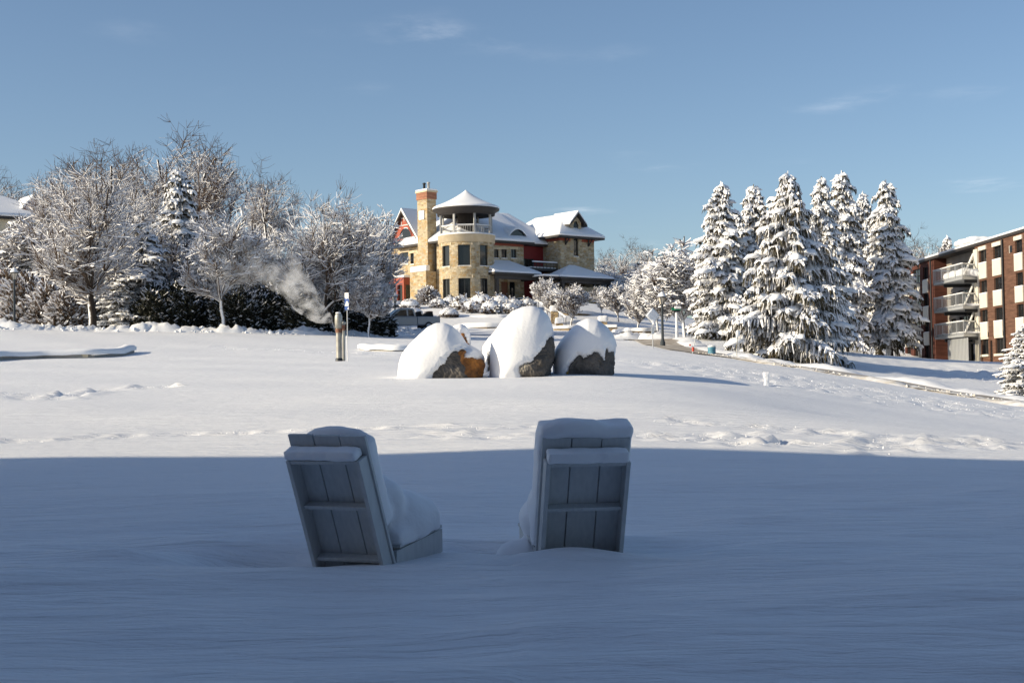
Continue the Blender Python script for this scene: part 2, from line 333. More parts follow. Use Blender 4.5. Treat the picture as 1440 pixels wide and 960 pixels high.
ys = np.r_[np.linspace(-30, 1.5, 24), np.geomspace(2, 175, 640), np.geomspace(180, 1800, 30)]
ts = np.linspace(-1, 1, 500)
GX = ts[None, :] * (np.abs(ys)[:, None] * .62 + 14); GX[:24] = ts[None, :] * 60
GY = np.repeat(ys[:, None], len(ts), 1); GZ = gz_arr(GX, GY)
_rng = np.random.default_rng(4)
def trail(pts, n, spread, depth, size, berm):
    """foot tracks: pits with a thrown-up rim pressed into the snow"""
    global GZ
    seg = [math.dist(pts[i], pts[i + 1]) for i in range(len(pts) - 1)]; tot = sum(seg)
    for k in range(n):
        t = (k + _rng.random() * .8) / n * tot; i = 0
        while i < len(seg) - 1 and t > seg[i]: t -= seg[i]; i += 1
        f = t / seg[i]; x = pts[i][0] + (pts[i + 1][0] - pts[i][0]) * f + _rng.normal() * spread; y = pts[i][1] + (pts[i + 1][1] - pts[i][1]) * f + _rng.normal() * spread
        s = size * (.7 + .6 * _rng.random()); r0 = np.searchsorted(ys, y - 3 * s); r1 = np.searchsorted(ys, y + 3 * s) + 1
        sub = slice(max(r0, 0), r1); X, Y = GX[sub], GY[sub]
        GZ[sub] += -depth * np.exp(-((X - x) ** 2 + (Y - y) ** 2) / s ** 2) + berm * np.exp(-((X - x - s * 1.1 * _rng.normal()) ** 2 + (Y - y - s * _rng.normal()) ** 2) / (s * .8) ** 2)
        CLODS.append((x, y, s))
CLODS = []
def gp(u, v):
    """where the sight line through a pixel meets the snow"""
    lo = None
    for Y in np.geomspace(3, 170, 400):
        p = P(u, v, Y)
        if p.z < gz_coarse(p.x, p.y): return (p.x, p.y)
    return (p.x, p.y)
_cx = np.linspace(-90, 80, 171); _cy = np.linspace(0, 175, 176); _CZ = gz_arr(*np.meshgrid(_cx, _cy))
def gz_coarse(x, y):
    i = min(max((x + 90), 0), 169.99); j = min(max(y, 0), 174.99); a, b = int(i), int(j); fx, fy = i - a, j - b
    return (_CZ[b, a] * (1 - fx) + _CZ[b, a + 1] * fx) * (1 - fy) + (_CZ[b + 1, a] * (1 - fx) + _CZ[b + 1, a + 1] * fx) * fy
trail([gp(0, 622), gp(250, 611), gp(500, 604), gp(740, 601)], 70, .12, .035, .13, .03)
trail([gp(560, 613), gp(760, 612), gp(900, 612), gp(1080, 612)], 30, .25, .04, .15, .04)
trail([gp(880, 612), gp(1010, 620), gp(1180, 627), gp(1440, 624)], 120, .40, .04, .14, .05)
trail([gp(940, 590), gp(1060, 600), gp(1200, 615)], 36, .25, .04, .14, .045)
trail([gp(0, 553), gp(60, 561), gp(110, 553), gp(150, 548), gp(260, 543)], 60, .3, .06, .22, .065)
trail([gp(880, 508), gp(960, 515), gp(1060, 535), gp(1190, 552), gp(1440, 590)], 220, 1.5, .07, .26, .06)
trail([gp(960, 512), gp(1060, 525), gp(1200, 545), gp(1440, 580)], 200, 1.3, .07, .26, .06)
trail([gp(1290, 515), gp(1350, 520), gp(1400, 530), gp(1330, 530), gp(1300, 525)], 160, 2.0, .10, .34, .08)
trail([gp(300, 488), gp(500, 497), gp(560, 500)], 60, .5, .05, .3, .05)
def vnoise(x, y, seed):
    rg_ = np.random.default_rng(seed); g = rg_.random((257, 257)); xi = np.floor(x).astype(int); yi = np.floor(y).astype(int); fx = x - xi; fy = y - yi; fx = fx * fx * (3 - 2 * fx); fy = fy * fy * (3 - 2 * fy)
    xi %= 256; yi %= 256; return (g[yi, xi] * (1 - fx) + g[yi, xi + 1] * fx) * (1 - fy) + (g[yi + 1, xi] * (1 - fx) + g[yi + 1, xi + 1] * fx) * fy - .5
_fade = np.clip((17 - GY) / 6, .06, 1) * (np.abs(GX) < 60)
_wx = GX + .25 * GY + 1.5 * vnoise(GX * .3, GY * .3, 9)
for fx_, fy_, amp, sd2 in ((.35, 1.0, .10, 1), (.8, 2.6, .048, 2), (1.7, 5.0, .024, 3), (3.2, 9, .011, 4)):
    GZ = GZ + amp * vnoise(_wx * fx_ + 40, GY * fy_ + 40 + .4 * vnoise(GX * .5, GY, 7), sd2) * _fade
nr, nc = GX.shape
idx = np.arange(nr * nc).reshape(nr, nc)
gf = np.stack([idx[:-1, :-1], idx[:-1, 1:], idx[1:, 1:], idx[1:, :-1]], -1).reshape(-1, 4)
tag(link('ground', arr_mesh('ground', np.stack([GX, GY, GZ], -1).reshape(-1, 3), gf, [M['field']])), 'wide rolling lawn under deep wind-rippled snow', 'snow field', kind='structure')

def clods(name, label, pts, seed, material, cat='snow'):
    """loose lumps of thrown-up snow, too many to count"""
    rg = np.random.default_rng(seed); base = np.array([(1, 0, 0), (-1, 0, 0), (0, 1, 0), (0, -1, 0), (0, 0, 1), (0, 0, -1)], float)
    fc = np.array([(0, 2, 4), (2, 1, 4), (1, 3, 4), (3, 0, 4), (2, 0, 5), (1, 2, 5), (3, 1, 5), (0, 3, 5)])
    V, F = [], []; xs = np.array([p[0] for p in pts]); yy = np.array([p[1] for p in pts]); zz = gz_arr(xs, yy)
    for i, p in enumerate(pts):
        s = p[2]; v = base * s * (.6 + .8 * rg.random((6, 1))) * np.array([1, 1, .7]) + rg.normal(size=(6, 3)) * s * .15
        F.append(fc + 6 * i); V.append(v + np.array([p[0], p[1], zz[i] + s * .15 + (p[3] if len(p) > 3 else 0)]))
    o = link(name, arr_mesh(name, np.concatenate(V), np.concatenate(F), [material], smooth=False)); return tag(o, label, cat, kind='stuff')
_r = random.Random(3)
cl = []
for x, y, s in CLODS:
    for _ in range(2): cl.append((x + _r.gauss(0, s * .9), y + _r.gauss(0, s * .7), s * _r.uniform(.03, .10)))
clods('snow_crumbs', 'loose crumbs of snow kicked up along the foot tracks', cl, 5, M['snow'])

def bank(name, label, path, width, height, material, seed, step=.22, kind='stuff', lump=1.0):
    """ploughed bank: a lumpy ridge following a line on the ground"""
    pts = []
    for i in range(len(path) - 1):
        n = max(2, int(math.dist(path[i], path[i + 1]) / step))
        pts += [(path[i][0] + (path[i + 1][0] - path[i][0]) * k / n, path[i][1] + (path[i + 1][1] - path[i][1]) * k / n) for k in range(n)]
    nw = max(6, int(width / step)); V = []; rng = random.Random(seed)
    for i, (x, y) in enumerate(pts):
        a, b = pts[max(i - 2, 0)], pts[min(i + 2, len(pts) - 1)]; d = Vector((b[0] - a[0], b[1] - a[1])).normalized(); nx, ny = -d.y, d.x
        for k in range(nw + 1):
            t = k / nw * 2 - 1; px, py = x + nx * t * width / 2, y + ny * t * width / 2
            e = max(0, 1 - t * t); big = .55 + .9 * noise.noise((px * .35, py * .35, seed)) ; sm = noise.fractal((px * 2.4, py * 2.4, seed + 5.), .55, 2.1, 4); e *= min(1, i / 8, (len(pts) - 1 - i) / 8)
            V.append((px, py, -.04 + e * height * max(.15, big + .55 * lump * sm)))
    V = np.array(V); V[:, 2] += gz_arr(V[:, 0], V[:, 1]); m = nw + 1; ii = np.arange(len(pts) * m).reshape(-1, m)
    F = np.stack([ii[:-1, :-1], ii[:-1, 1:], ii[1:, 1:], ii[1:, :-1]], -1).reshape(-1, 4)
    return tag(link(name, arr_mesh(name, V, F, [material])), label, 'snow bank', kind=kind)
def up(lst): return [tuple(on(u, Y)[:2]) for u, Y in lst]
def ribbon(name, label, path, w, material, cat, dz=.05):
    V = []; n = len(path)
    dense = []
    for i in range(n - 1):
        k = max(2, int(math.dist(path[i], path[i + 1]) / .8)); dense += [(path[i][0] + (path[i + 1][0] - path[i][0]) * j / k, path[i][1] + (path[i + 1][1] - path[i][1]) * j / k) for j in range(k)]
    for i, (x, y) in enumerate(dense):
        a, b = dense[max(i - 1, 0)], dense[min(i + 1, len(dense) - 1)]; d = Vector((b[0] - a[0], b[1] - a[1])).normalized()
        for k in range(7): t = (k / 6 - .5) * w; V.append((x - d.y * t, y + d.x * t, 0))
    V = np.array(V); V[:, 2] = gz_arr(V[:, 0], V[:, 1]) + dz; ii = np.arange(len(V)).reshape(-1, 7)
    F = np.stack([ii[:-1, :-1], ii[:-1, 1:], ii[1:, 1:], ii[1:, :-1]], -1).reshape(-1, 4)
    return tag(link(name, arr_mesh(name, V, F, [material])), label, cat, kind='structure')
def bank_clods(path, n, spread, seed, material, label, size=(.05, .2), lift=.25):
    rr = random.Random(seed); out = []
    for _ in range(n):
        i = rr.randrange(len(path) - 1); f = rr.random(); g = abs(rr.gauss(0, 1)); a = rr.gauss(0, spread)
        out.append((path[i][0] + (path[i + 1][0] - path[i][0]) * f + rr.gauss(0, .2), path[i][1] + (path[i + 1][1] - path[i][1]) * f + a, rr.uniform(*size), max(0, lift * (1 - abs(a) / 1.2)) * rr.random()))
    clods('snow_clods', label, out, seed, material)
ROAD = up([(1500, 56), (1440, 58), (1300, 64), (1200, 68), (1100, 73), (1030, 78), (985, 82), (950, 88), (925, 96), (905, 108)])
ribbon('road', 'narrow slushy road curving below the spruces', ROAD, 3.4, M['slush'], 'road')
bank('snow_bank', 'tan dirty ploughed ridge along the near side of the road', up([(1500, 54.4), (1440, 56), (1300, 62), (1200, 66), (1100, 71), (1030, 76), (990, 79.5)]), 1.5, .24, M['tan_snow'], 1, lump=.6)
bank('snow_bank', 'white ploughed ridge along the far side of the road', up([(1500, 59), (1440, 61), (1300, 67), (1200, 71), (1100, 76), (1030, 82), (995, 86), (968, 92), (958, 100)]), 2.0, .34, M['snow'], 2, lump=.4)
bank('snow_bank', 'lumpy ploughed ridge along the street beneath the left trees', up([(-40, 90), (20, 90), (130, 92), (240, 93), (330, 94), (430, 96), (520, 102), (580, 109), (640, 112)]), 2.0, .50, M['snow'], 3, lump=1.3)
bank('snow_bank', 'high lumpy ploughed pile beside the grey pickup', up([(548, 107), (575, 109.5), (640, 112)]), 2.0, .55, M['snow'], 9, lump=1.5)
bank('snow_bank', 'ploughed ridge below the stone wall right of the boulders', up([(850, 109), (880, 110), (905, 112), (925, 108), (932, 99)]), 2.6, .55, M['snow'], 4, lump=.6)
bank_clods(up([(-40, 90), (20, 90), (130, 92), (240, 93), (330, 94), (430, 96), (520, 102), (580, 109), (640, 112)]), 900, .55, 31, M['snow'], 'tumbled clods of snow on the street bank')
bank_clods(up([(535, 106), (575, 110), (640, 113)]), 260, .6, 33, M['snow'], 'tumbled clods of snow on the pile by the pickup', (.08, .28), .6)
bank_clods(up([(1440, 56), (1300, 62), (1200, 66), (1100, 71), (1030, 76), (990, 79.5)]), 260, .5, 32, M['tan_snow'], 'tan clods of dirty snow along the road edge', (.03, .09), .12)
ribbon('street', 'snow covered street running below the big house', up([(-80, 100), (130, 102), (300, 104), (520, 113), (640, 117), (760, 118), (860, 116), (905, 112)]), 5, M['field'], 'street', .03)

# ------------------------------------------------------------------ soft snow shapes
def ico(sub):
    bm = bmesh.new(); bmesh.ops.create_icosphere(bm, subdivisions=sub, radius=1); v = np.array([p.co[:] for p in bm.verts]); f = np.array([[q.index for q in x.verts] for x in bm.faces]); bm.free(); return v, f
ICO3 = ico(3); ICO2 = ico(2); ICO1 = ico(1)
def blob(name, items, voxel, parent, material, smooth_it=10, noise_amp=0, nscale=4, seed=0):
    """items: ('e', centre, radii, matrix) ellipsoids or ('b', matrix, x0,x1,y0,y1,z0,z1) boxes, melted into one soft body"""
    mb = MB()
    for it in items:
        if it[0] == 'e':
            vs = [Vector(it[1]) + (it[3] @ Vector(p * np.array(it[2])) if len(it) > 3 else Vector(p * np.array(it[2]))) for p in ICO3[0]]
            mb.add(vs, [tuple(f) for f in ICO3[1]])
        else: mb.box(*it[2:], mat=it[1])
    bm = bmesh.new(); me0 = mb.mesh(name, material); ob = bpy.data.objects.new('tmp', me0); COL.objects.link(ob)
    r = ob.modifiers.new('r', 'REMESH'); r.mode = 'VOXEL'; r.voxel_size = voxel
    s = ob.modifiers.new('s', 'SMOOTH'); s.factor = .6; s.iterations = smooth_it
    dg = bpy.context.evaluated_depsgraph_get(); me = bpy.data.meshes.new_from_object(ob.evaluated_get(dg)); bpy.data.objects.remove(ob)
    if noise_amp:
        n = len(me.vertices); co = np.zeros(n * 3, np.float32); me.vertices.foreach_get('co', co); co = co.reshape(-1, 3)
        for i in range(n):
            p = Vector(co[i]); k = noise.noise(p * nscale + Vector((seed, 0, 0))) + .5 * noise.noise(p * nscale * 2.3 + Vector((0, seed, 0)))
            co[i] += np.array(me.vertices[i].normal) * (k * noise_amp)
        me.vertices.foreach_set('co', co.ravel()); me.update()
    me.polygons.foreach_set('use_smooth', np.ones(len(me.polygons), bool)); me.name = name
    if not len(me.materials): me.materials.append(material)
    return link(name, me, parent)

# ------------------------------------------------------------------ the two lawn chairs
def chair(label, loc, yaw, T, snow_kind):
    c = thing('lawn_chair', label, 'chair', loc, yaw, 'wooden lawn chairs sunk in the snow')
    B = Matrix.Rotation(math.radians(22), 4, 'X')
    for i, (x0, x1, dt) in enumerate(((-.300, -.106, .006), (-.098, .098, 0), (.106, .300, -.004))):
        MB().box(x0, x1, 0, .022, -.22, T + dt, mat=B).build('back_slat', M['chair'], c, bevel=.003)
    for x in (-.287, .257): MB().box(x, x + .03, -.105, -.001, -.22, T - .135, mat=B).build('side_board', M['chair'], c, bevel=.003)
    for name, w, dep in (('top_ledge', T - .16, .10), ('cross_shelf', T - .50, .075), ('cross_shelf', T - .885, .075)):
        o = MB().box(-.256, .256, -dep, -.001, w, w + .024, mat=B).build(name, M['chair'], c, bevel=.003)
        for sx in (-.235, .235):      # corner blocks screwed below each shelf
            if name != 'top_ledge': MB().box(sx - .018, sx + .018, -.035, -.001, w - .03, w - .001, mat=B).build('corner_block', M['chair'], o)
    for x in (-.19, 0, .19): MB().box(x - .006, x + .006, -.004, .0, T - .185, T - .173, mat=B).build('screw', M['chair_dark'], c)
    for x in (-.285, .255):
        pr = MB(); prof = [(.03, -.10), (.66, .03), (.66, .19), (.05, .10)]; n = 4
        vs = [(x, y, z) for y, z in prof] + [(x + .03, y, z) for y, z in prof]
        pr.add(vs, [(0, 1, 2, 3)[::-1], (4, 5, 6, 7), (0, 1, 5, 4), (1, 2, 6, 5), (2, 3, 7, 6), (3, 0, 4, 7)]); pr.build('seat_rail', M['chair'], c, bevel=.003)
    for k in range(5):
        y = .12 + k * .115; z = .115 + (y - .05) * .148
        MB().box(-.30, .30, -.052, .052, 0, .022, mat=Matrix.Translation((0, y, z)) @ Matrix.Rotation(math.radians(8.4), 4, 'X')).build('seat_slat', M['chair'], c, bevel=.003)
    if snow_kind == 0:
        blob('seat_snow', [('e', (0, .36, .27), (.335, .37, .22)), ('e', (0, .50, .29), (.33, .25, .19)), ('e', (0, .34, .36), (.30, .27, .14)), ('b', Matrix.Rotation(math.radians(8.4), 4, 'X') @ Matrix.Translation((0, 0, .10)), -.315, .315, .08, .64, 0, .12),
                           ('b', B, -.285, .285, .023, .15, .25, T - .06), ('e', (0, .12, .42), (.29, .17, .2)), ('e', B @ Vector((0, .115, T - .05)), (.27, .075, .07))], .028, c, M['snow'], 8, .012, 5, 1)
        blob('ledge_snow', [('b', B, -.29, .272, -.115, -.004, T - .134, T - .066)], .013, c, M['snow'], 7, .007, 9, 2)
    else:
        blob('seat_snow', [('e', (0, .38, .27), (.34, .37, .22)), ('b', B, -.32, .32, .024, .20, .10, T + .02), ('e', (0, .12, .40), (.33, .18, .22)), ('e', (-.36, .28, .02), (.16, .2, .12)),
                           ('b', B, -.315, .325, -.02, .17, T + .004, T + .075), ('e', B @ Vector((-.08, .06, T + .055)), (.24, .12, .065))], .026, c, M['snow'], 7, .012, 5, 3)
        blob('ledge_snow', [('b', B, -.275, .275, -.115, -.004, T - .134, T - .058)], .013, c, M['snow'], 7, .006, 9, 4)
    return c
g1 = Vector((CH1.x, CH1.y, gz(CH1.x, CH1.y))); g2 = Vector((CH2.x, CH2.y, gz(CH2.x, CH2.y)))
chair('left lawn chair, its slat tops bare, leaning and turned to the right', (g1.x + .02, g1.y, zat(498, 790, 9.6) - .02), math.radians(-27), .95, 0)
chair('right lawn chair with a thick snow cap over its top', (g2.x + .0, g2.y, zat(812, 772, 9.8) - .09), math.radians(10), .93, 1)

# ------------------------------------------------------------------ boulders
def seg_dist(px, pz, poly):
    d = 1e9; inside = False; n = len(poly)
    for i in range(n):
        x0, z0 = poly[i]; x1, z1 = poly[(i + 1) % n]; ex, ez = x1 - x0, z1 - z0
        t = max(0, min(1, ((px - x0) * ex + (pz - z0) * ez) / (ex * ex + ez * ez + 1e-12))); d = min(d, math.hypot(px - x0 - t * ex, pz - z0 - t * ez))
        if (z0 > pz) != (z1 > pz) and px < (x1 - x0) * (pz - z0) / (z1 - z0) + x0: inside = not inside
    return -d if inside else d
def boulder(label, outline, Y, D, exposed, rocks, seed, thick=.17, vb=None, e=.62):
    """outline: pixels from the left foot over the top to the right foot; exposed: pixel polygons left bare; rocks: [(material, pixel polygon)]"""
    uc = (outline[0][0] + outline[-1][0]) / 2; vb = vb or max(outline[0][1], outline[-1][1]); base = P(uc, vb, Y); gzb = gz(base.x, Y + .2)
    tm = lambda pts: [(P(u, v, Y).x - base.x, P(u, v, Y).z - base.z) for u, v in pts]
    ol = tm(outline); ex = [tm(p) for p in exposed]; rk = [tm(p) for _, p in rocks]
    ol = [(ol[0][0], -.6)] + ol + [(ol[-1][0], -.6)]
    h = max(z for _, z in ol); cz = .35 * h
    def rad(th):
        dx_, dz_ = math.cos(th), math.sin(th); best = .3
        pl = ol + [ol[0]]
        for i in range(len(pl) - 1):
            x0, z0 = pl[i]; x1, z1 = pl[i + 1]; z0 -= cz; z1 -= cz; ex_, ez_ = x1 - x0, z1 - z0; den = dx_ * ez_ - dz_ * ex_
            if abs(den) < 1e-9: continue
            t = (x0 * ez_ - z0 * ex_) / den; s = (x0 * dz_ - z0 * dx_) / den
            if t > 0 and -1e-6 <= s <= 1 + 1e-6: best = max(best, t)
        return best
    nth, nph = 260, 130; rs = [rad(2 * math.pi * k / nth) for k in range(nth)]
    for _ in range(3): rs = [(rs[k - 1] + 2 * rs[k] + rs[(k + 1) % nth]) / 4 for k in range(nth)]
    b = thing('boulder', label, 'boulder', (base.x, Y, base.z), 0, 'snow capped boulders on the lawn')
    SV_, RV, mi = [], [], []
    for j in range(nph + 1):
        ph = -math.pi / 2 + math.pi * j / nph; c = max(math.cos(ph), 1e-6) ** e; s = math.copysign(abs(math.sin(ph)) ** .8, math.sin(ph))
        for k in range(nth):
            th = 2 * math.pi * k / nth; x, z, y = rs[k] * c * math.cos(th), rs[k] * c * math.sin(th) + cz, D * s
            q = Vector((x, y, z)); nrm = Vector((x / max(rs[k], .1), y / D * .9, (z - cz) / max(rs[k], .1)))
            nrm = nrm.normalized() if nrm.length > 1e-6 else Vector((0, -1, 0))
            sd_ = min([seg_dist(x, z, p) for p in ex] or [9]) + .05 * noise.noise(q * 5 + Vector((seed, 0, 0))) + .035 * noise.noise(q * 12) + .015 * noise.noise(q * 28) + max(0, y / D) * .9
            w = min(1, max(0, sd_ / .16)); w = math.sqrt(w)
            sw = 1 if sd_ > 0 else 0
            lump = .05 * noise.noise(q * 1.3 + Vector((seed, 3, 0)))
            SV_.append(q + nrm * (lump * w - (1 - w) * (.16 if sw else .30 + min(.12, -sd_))))
            rough = .14 * noise.noise(q * 1.7 + Vector((0, seed, 0))) + .10 * abs(noise.noise(q * 3.6)) - .07 * abs(noise.noise(q * 8 + Vector((0, 0, seed)))) + .02 * noise.noise(q * 22)
            RV.append(q + nrm * (-.10 - thick * w + rough * (1 - .5 * w)))
    F = [(j * nth + k, j * nth + (k + 1) % nth, (j + 1) * nth + (k + 1) % nth, (j + 1) * nth + k) for j in range(nph) for k in range(nth)]
    F = [f[::-1] for f in F]
    for f in F:
        cx_ = sum(RV[i].x for i in f) / 4; cz_ = sum(RV[i].z for i in f) / 4; cy_ = sum(RV[i].y for i in f) / 4; m_ = 0
        for i, pg in enumerate(rk):
            if cy_ < D * .5 and seg_dist(cx_ + .05 * noise.noise(Vector((cx_ * 8, cz_ * 8, 0))), cz_, pg) < 0: m_ = i + 1
        mi.append(m_)
    link('rock', arr_mesh('rock', np.array([v[:] for v in RV]), F, [M['rock']] + [r[0] for r in rocks], mi, smooth=True), b)
    link('snow_cap', arr_mesh('snow_cap', np.array([v[:] for v in SV_]), F, [M['snow']]), b)
    return b
boulder('left boulder of grey and orange stone showing under a deep snow slope', [(559, 528), (561, 512), (566, 498), (578, 483), (590, 470), (602, 460), (614, 455), (626, 455), (638, 459), (648, 470), (656, 483), (664, 487), (673, 492), (680, 501), (682, 512), (682, 528)], 39.6, 1.15,
        [[(611, 530), (624, 517), (635, 503), (645, 494), (658, 492), (661, 503), (668, 502), (673, 506), (681, 506), (700, 500), (700, 545), (611, 545)]],
        [(M['rock_orange'], [(645, 488), (649, 505), (655, 518), (658, 530), (705, 545), (705, 485)])], 1)
boulder('small orange-sided boulder peeping out behind the left grey boulder', [(632, 528), (632, 470), (638, 457), (648, 455), (656, 460), (661, 470), (662, 484), (662, 528)], 41.8, .6,
        [[(648, 468), (654, 468), (660, 478), (665, 484), (655, 484)]], [(M['rock_orange'], [(640, 460), (670, 460), (670, 490), (640, 490)])], 7, .08)
boulder('narrow shaded boulder tucked behind the tallest boulder', [(677, 528), (676, 505), (678, 488), (686, 475), (697, 463), (710, 460), (720, 470), (722, 528)], 41.6, .75,
        [[(683, 498), (691, 496), (691, 522), (684, 525)]], [], 3, .1)
boulder('tallest middle boulder, almost wholly plastered with snow', [(688, 530), (689, 505), (690, 485), (695, 466), (706, 450), (720, 438), (735, 432), (750, 431), (763, 436), (772, 446), (777, 460), (780, 478), (780, 500), (778, 530)], 40, 1.25,
        [[(731, 519), (739, 514), (752, 508), (761, 497), (768, 486), (775, 475), (790, 468), (800, 540), (735, 540)]],
        [(M['rock_sunlit'], [(726, 512), (744, 510), (741, 521), (733, 524)])], 5)
boulder('right boulder with a dark ragged face under rounded snow', [(778, 525), (778, 507), (781, 491), (790, 477), (801, 463), (813, 452), (826, 448), (840, 451), (853, 460), (862, 472), (866, 486), (867, 505), (865, 523)], 40.8, 1.15,
        [[(793, 528), (800, 514), (811, 502), (817, 506), (824, 503), (835, 496), (843, 499), (850, 508), (853, 504), (853, 491), (860, 496), (880, 492), (880, 540), (793, 540)]],
        [(M['lichen'], [(790, 512), (798, 512), (797, 527), (790, 528)])], 9)

# ------------------------------------------------------------------ steam vent, stake, sign
def steam_vent():
    p = on(476, 56); t = thing('steam_vent', 'pair of galvanised vent pipes with domed hood, steaming on the lawn', 'vent pipe', (p.x, p.y, p.z - .05))
    zt = zat(476, 440, 56) - p.z + .05
    m = MB(); m.lathe([(.11, -.1), (.11, zt - .42)], 18); m.build('tall_pipe', M['galv'], t)
    m = MB(); m.lathe([(.115, zt - .60), (.15, zt - .58), (.15, zt - .42), (.155, zt - .40), (.15, zt - .15), (.13, zt - .06), (.08, zt - .01), (0, zt)], 18); m.build('hood', M['galv'], t)
    m = MB(); m.lathe([(.125, zt - .78), (.125, zt - .62)], 18); m.build('rusty_collar', M['rust'], t)
    m = MB(); m.lathe([(.14, -.1), (.14, .14), (.115, .17)], 12); m.build('base_collar', M['dark_metal'], t)
    zs = zat(481, 452, 56) - p.z + .05
    m = MB(); m.lathe([(.065, -.1), (.065, zs - .12)], 14, c=(.19, -.02)); m.build('short_pipe', M['galv'], t)
    m = MB(); m.lathe([(.07, zs - .10), (.105, zs - .09), (.105, zs - .02), (.06, zs), (0, zs)], 14, c=(.19, -.02)); m.build('pipe_cap', M['galv'], t)
    m = MB(); m.lathe([(.072, zs - .36), (.072, zs - .14)], 14, c=(.19, -.02)); m.build('rusty_collar', M['rust'], t)
    for z in (.55, 1.3): MB().bar((0, -.0, z), (.19, -.02, z), .03, .02).build('bracket', M['galv'], t)
    m = MB(); m.add([tuple(np.array([-.01, 0, zt + .0]) + v * np.array([.11, .11, .04])) for v in ICO2[0]], [tuple(f) for f in ICO2[1]], smooth=True); m.build('snow_cap', M['snow'], t)
    s = on(489, 55.6); k = MB(); k.tube([(-.03, 0, -.2), (-.012, 0, .5), (.0, 0, 1.0)], .022, 7); o = k.build('marker_stake', M['white_paint']); o.location = (s.x, s.y, s.z)
    o.rotation_euler = (0, math.radians(-2), 0); tag(o, 'thin white stake standing just right of the vent pipes', 'stake')
steam_vent()
def steam():
    """drifting steam: a lumpy plume with a noisy volume"""
    pts = [(471, 453, .10), (462, 450, .20), (452, 444, .32), (440, 437, .45), (428, 424, .55), (419, 408, .65), (408, 392, .75), (394, 378, .85), (375, 372, .95), (350, 370, 1.0), (325, 385, .9)]
    items = []
    o0 = P(*pts[0][:2], 56)
    for i, (u, v, r) in enumerate(pts):
        p = P(u, v, 56 + i * .25) - o0; items.append(('e', p, (r * 1.1, r, r)))
        if i:
            q = (p + items[-2 if len(items) > 1 else -1][1]) / 2; items.append(('e', q, (r, r * .9, r * .9)))
    m = bpy.data.materials.new('steam'); m.use_nodes = True; N, L = m.node_tree.nodes, m.node_tree.links; N.remove(N['Principled BSDF'])
    v = N.new('ShaderNodeVolumePrincipled'); v.inputs['Color'].default_value = (.93, .93, .93, 1); v.inputs['Anisotropy'].default_value = .1
    t = N.new('ShaderNodeTexCoord'); n = N.new('ShaderNodeTexNoise'); n.inputs['Scale'].default_value = 1.7; n.inputs['Detail'].default_value = 4; n.inputs['Roughness'].default_value = .6
    n.inputs['Distortion'].default_value = .6
    L.new(t.outputs['Object'], n.inputs[0]); r = N.new('ShaderNodeMapRange'); r.inputs[1].default_value = .47; r.inputs[2].default_value = .78; r.inputs[3].default_value = 0; r.inputs[4].default_value = 1
    L.new(n.outputs[0], r.inputs[0])
    d = N.new('ShaderNodeVectorMath'); d.operation = 'LENGTH'; L.new(t.outputs['Object'], d.inputs[0])
    f = N.new('ShaderNodeMapRange'); f.inputs[1].default_value = .3; f.inputs[2].default_value = 4.4; f.inputs[3].default_value = 6.0; f.inputs[4].default_value = .28; L.new(d.outputs['Value'], f.inputs[0])
    mu = N.new('ShaderNodeMath'); mu.operation = 'MULTIPLY'; L.new(r.outputs[0], mu.inputs[0]); L.new(f.outputs[0], mu.inputs[1]); L.new(mu.outputs[0], v.inputs['Density'])
    L.new(v.outputs[0], N['Material Output'].inputs['Volume'])
    ob = blob('steam_plume', items, .16, None, m, 6); ob.location = o0
    ob.data.materials.clear(); ob.data.materials.append(m); tag(ob, 'pale plume of steam drifting left from the vent pipes', 'steam', kind='stuff')
steam()
def blue_sign():
    p = on(488, 93); h = zat(488, 411, 93) - p.z
    t = thing('street_sign', 'tall blue and white board on a thin post behind the vent pipes', 'sign', (p.x, p.y, p.z - .1), math.radians(-18))
    MB().tube([(0, 0, -.3), (0, 0, h - .1)], .035, 8).build('post', M['grey_metal'], t)
    b = MB().box(-.15, .15, -.07, -.04, h - 1.05, h + .08).build('board', M['blue_paint'], t)
    m = MB(); m.prism([(-.145, h - .22), (-.03, h - .36), (.03, h - .30), (.145, h - .34), (.145, h + .075), (-.145, h + .075)], -.078, -.072); m.build('white_top', M['white_paint'], b)
    m = MB(); m.prism([(-.14, h - .80), (.13, h - .82), (.145, h - .66), (.08, h - .50), (.0, h - .46), (-.06, h - .58)], -.078, -.072); m.build('white_mark', M['white_paint'], b)
    MB().prism([(.02, h - 1.0), (.14, h - 1.02), (.145, h - .85)], -.078, -.072).build('white_mark', M['white_paint'], b)
blue_sign()

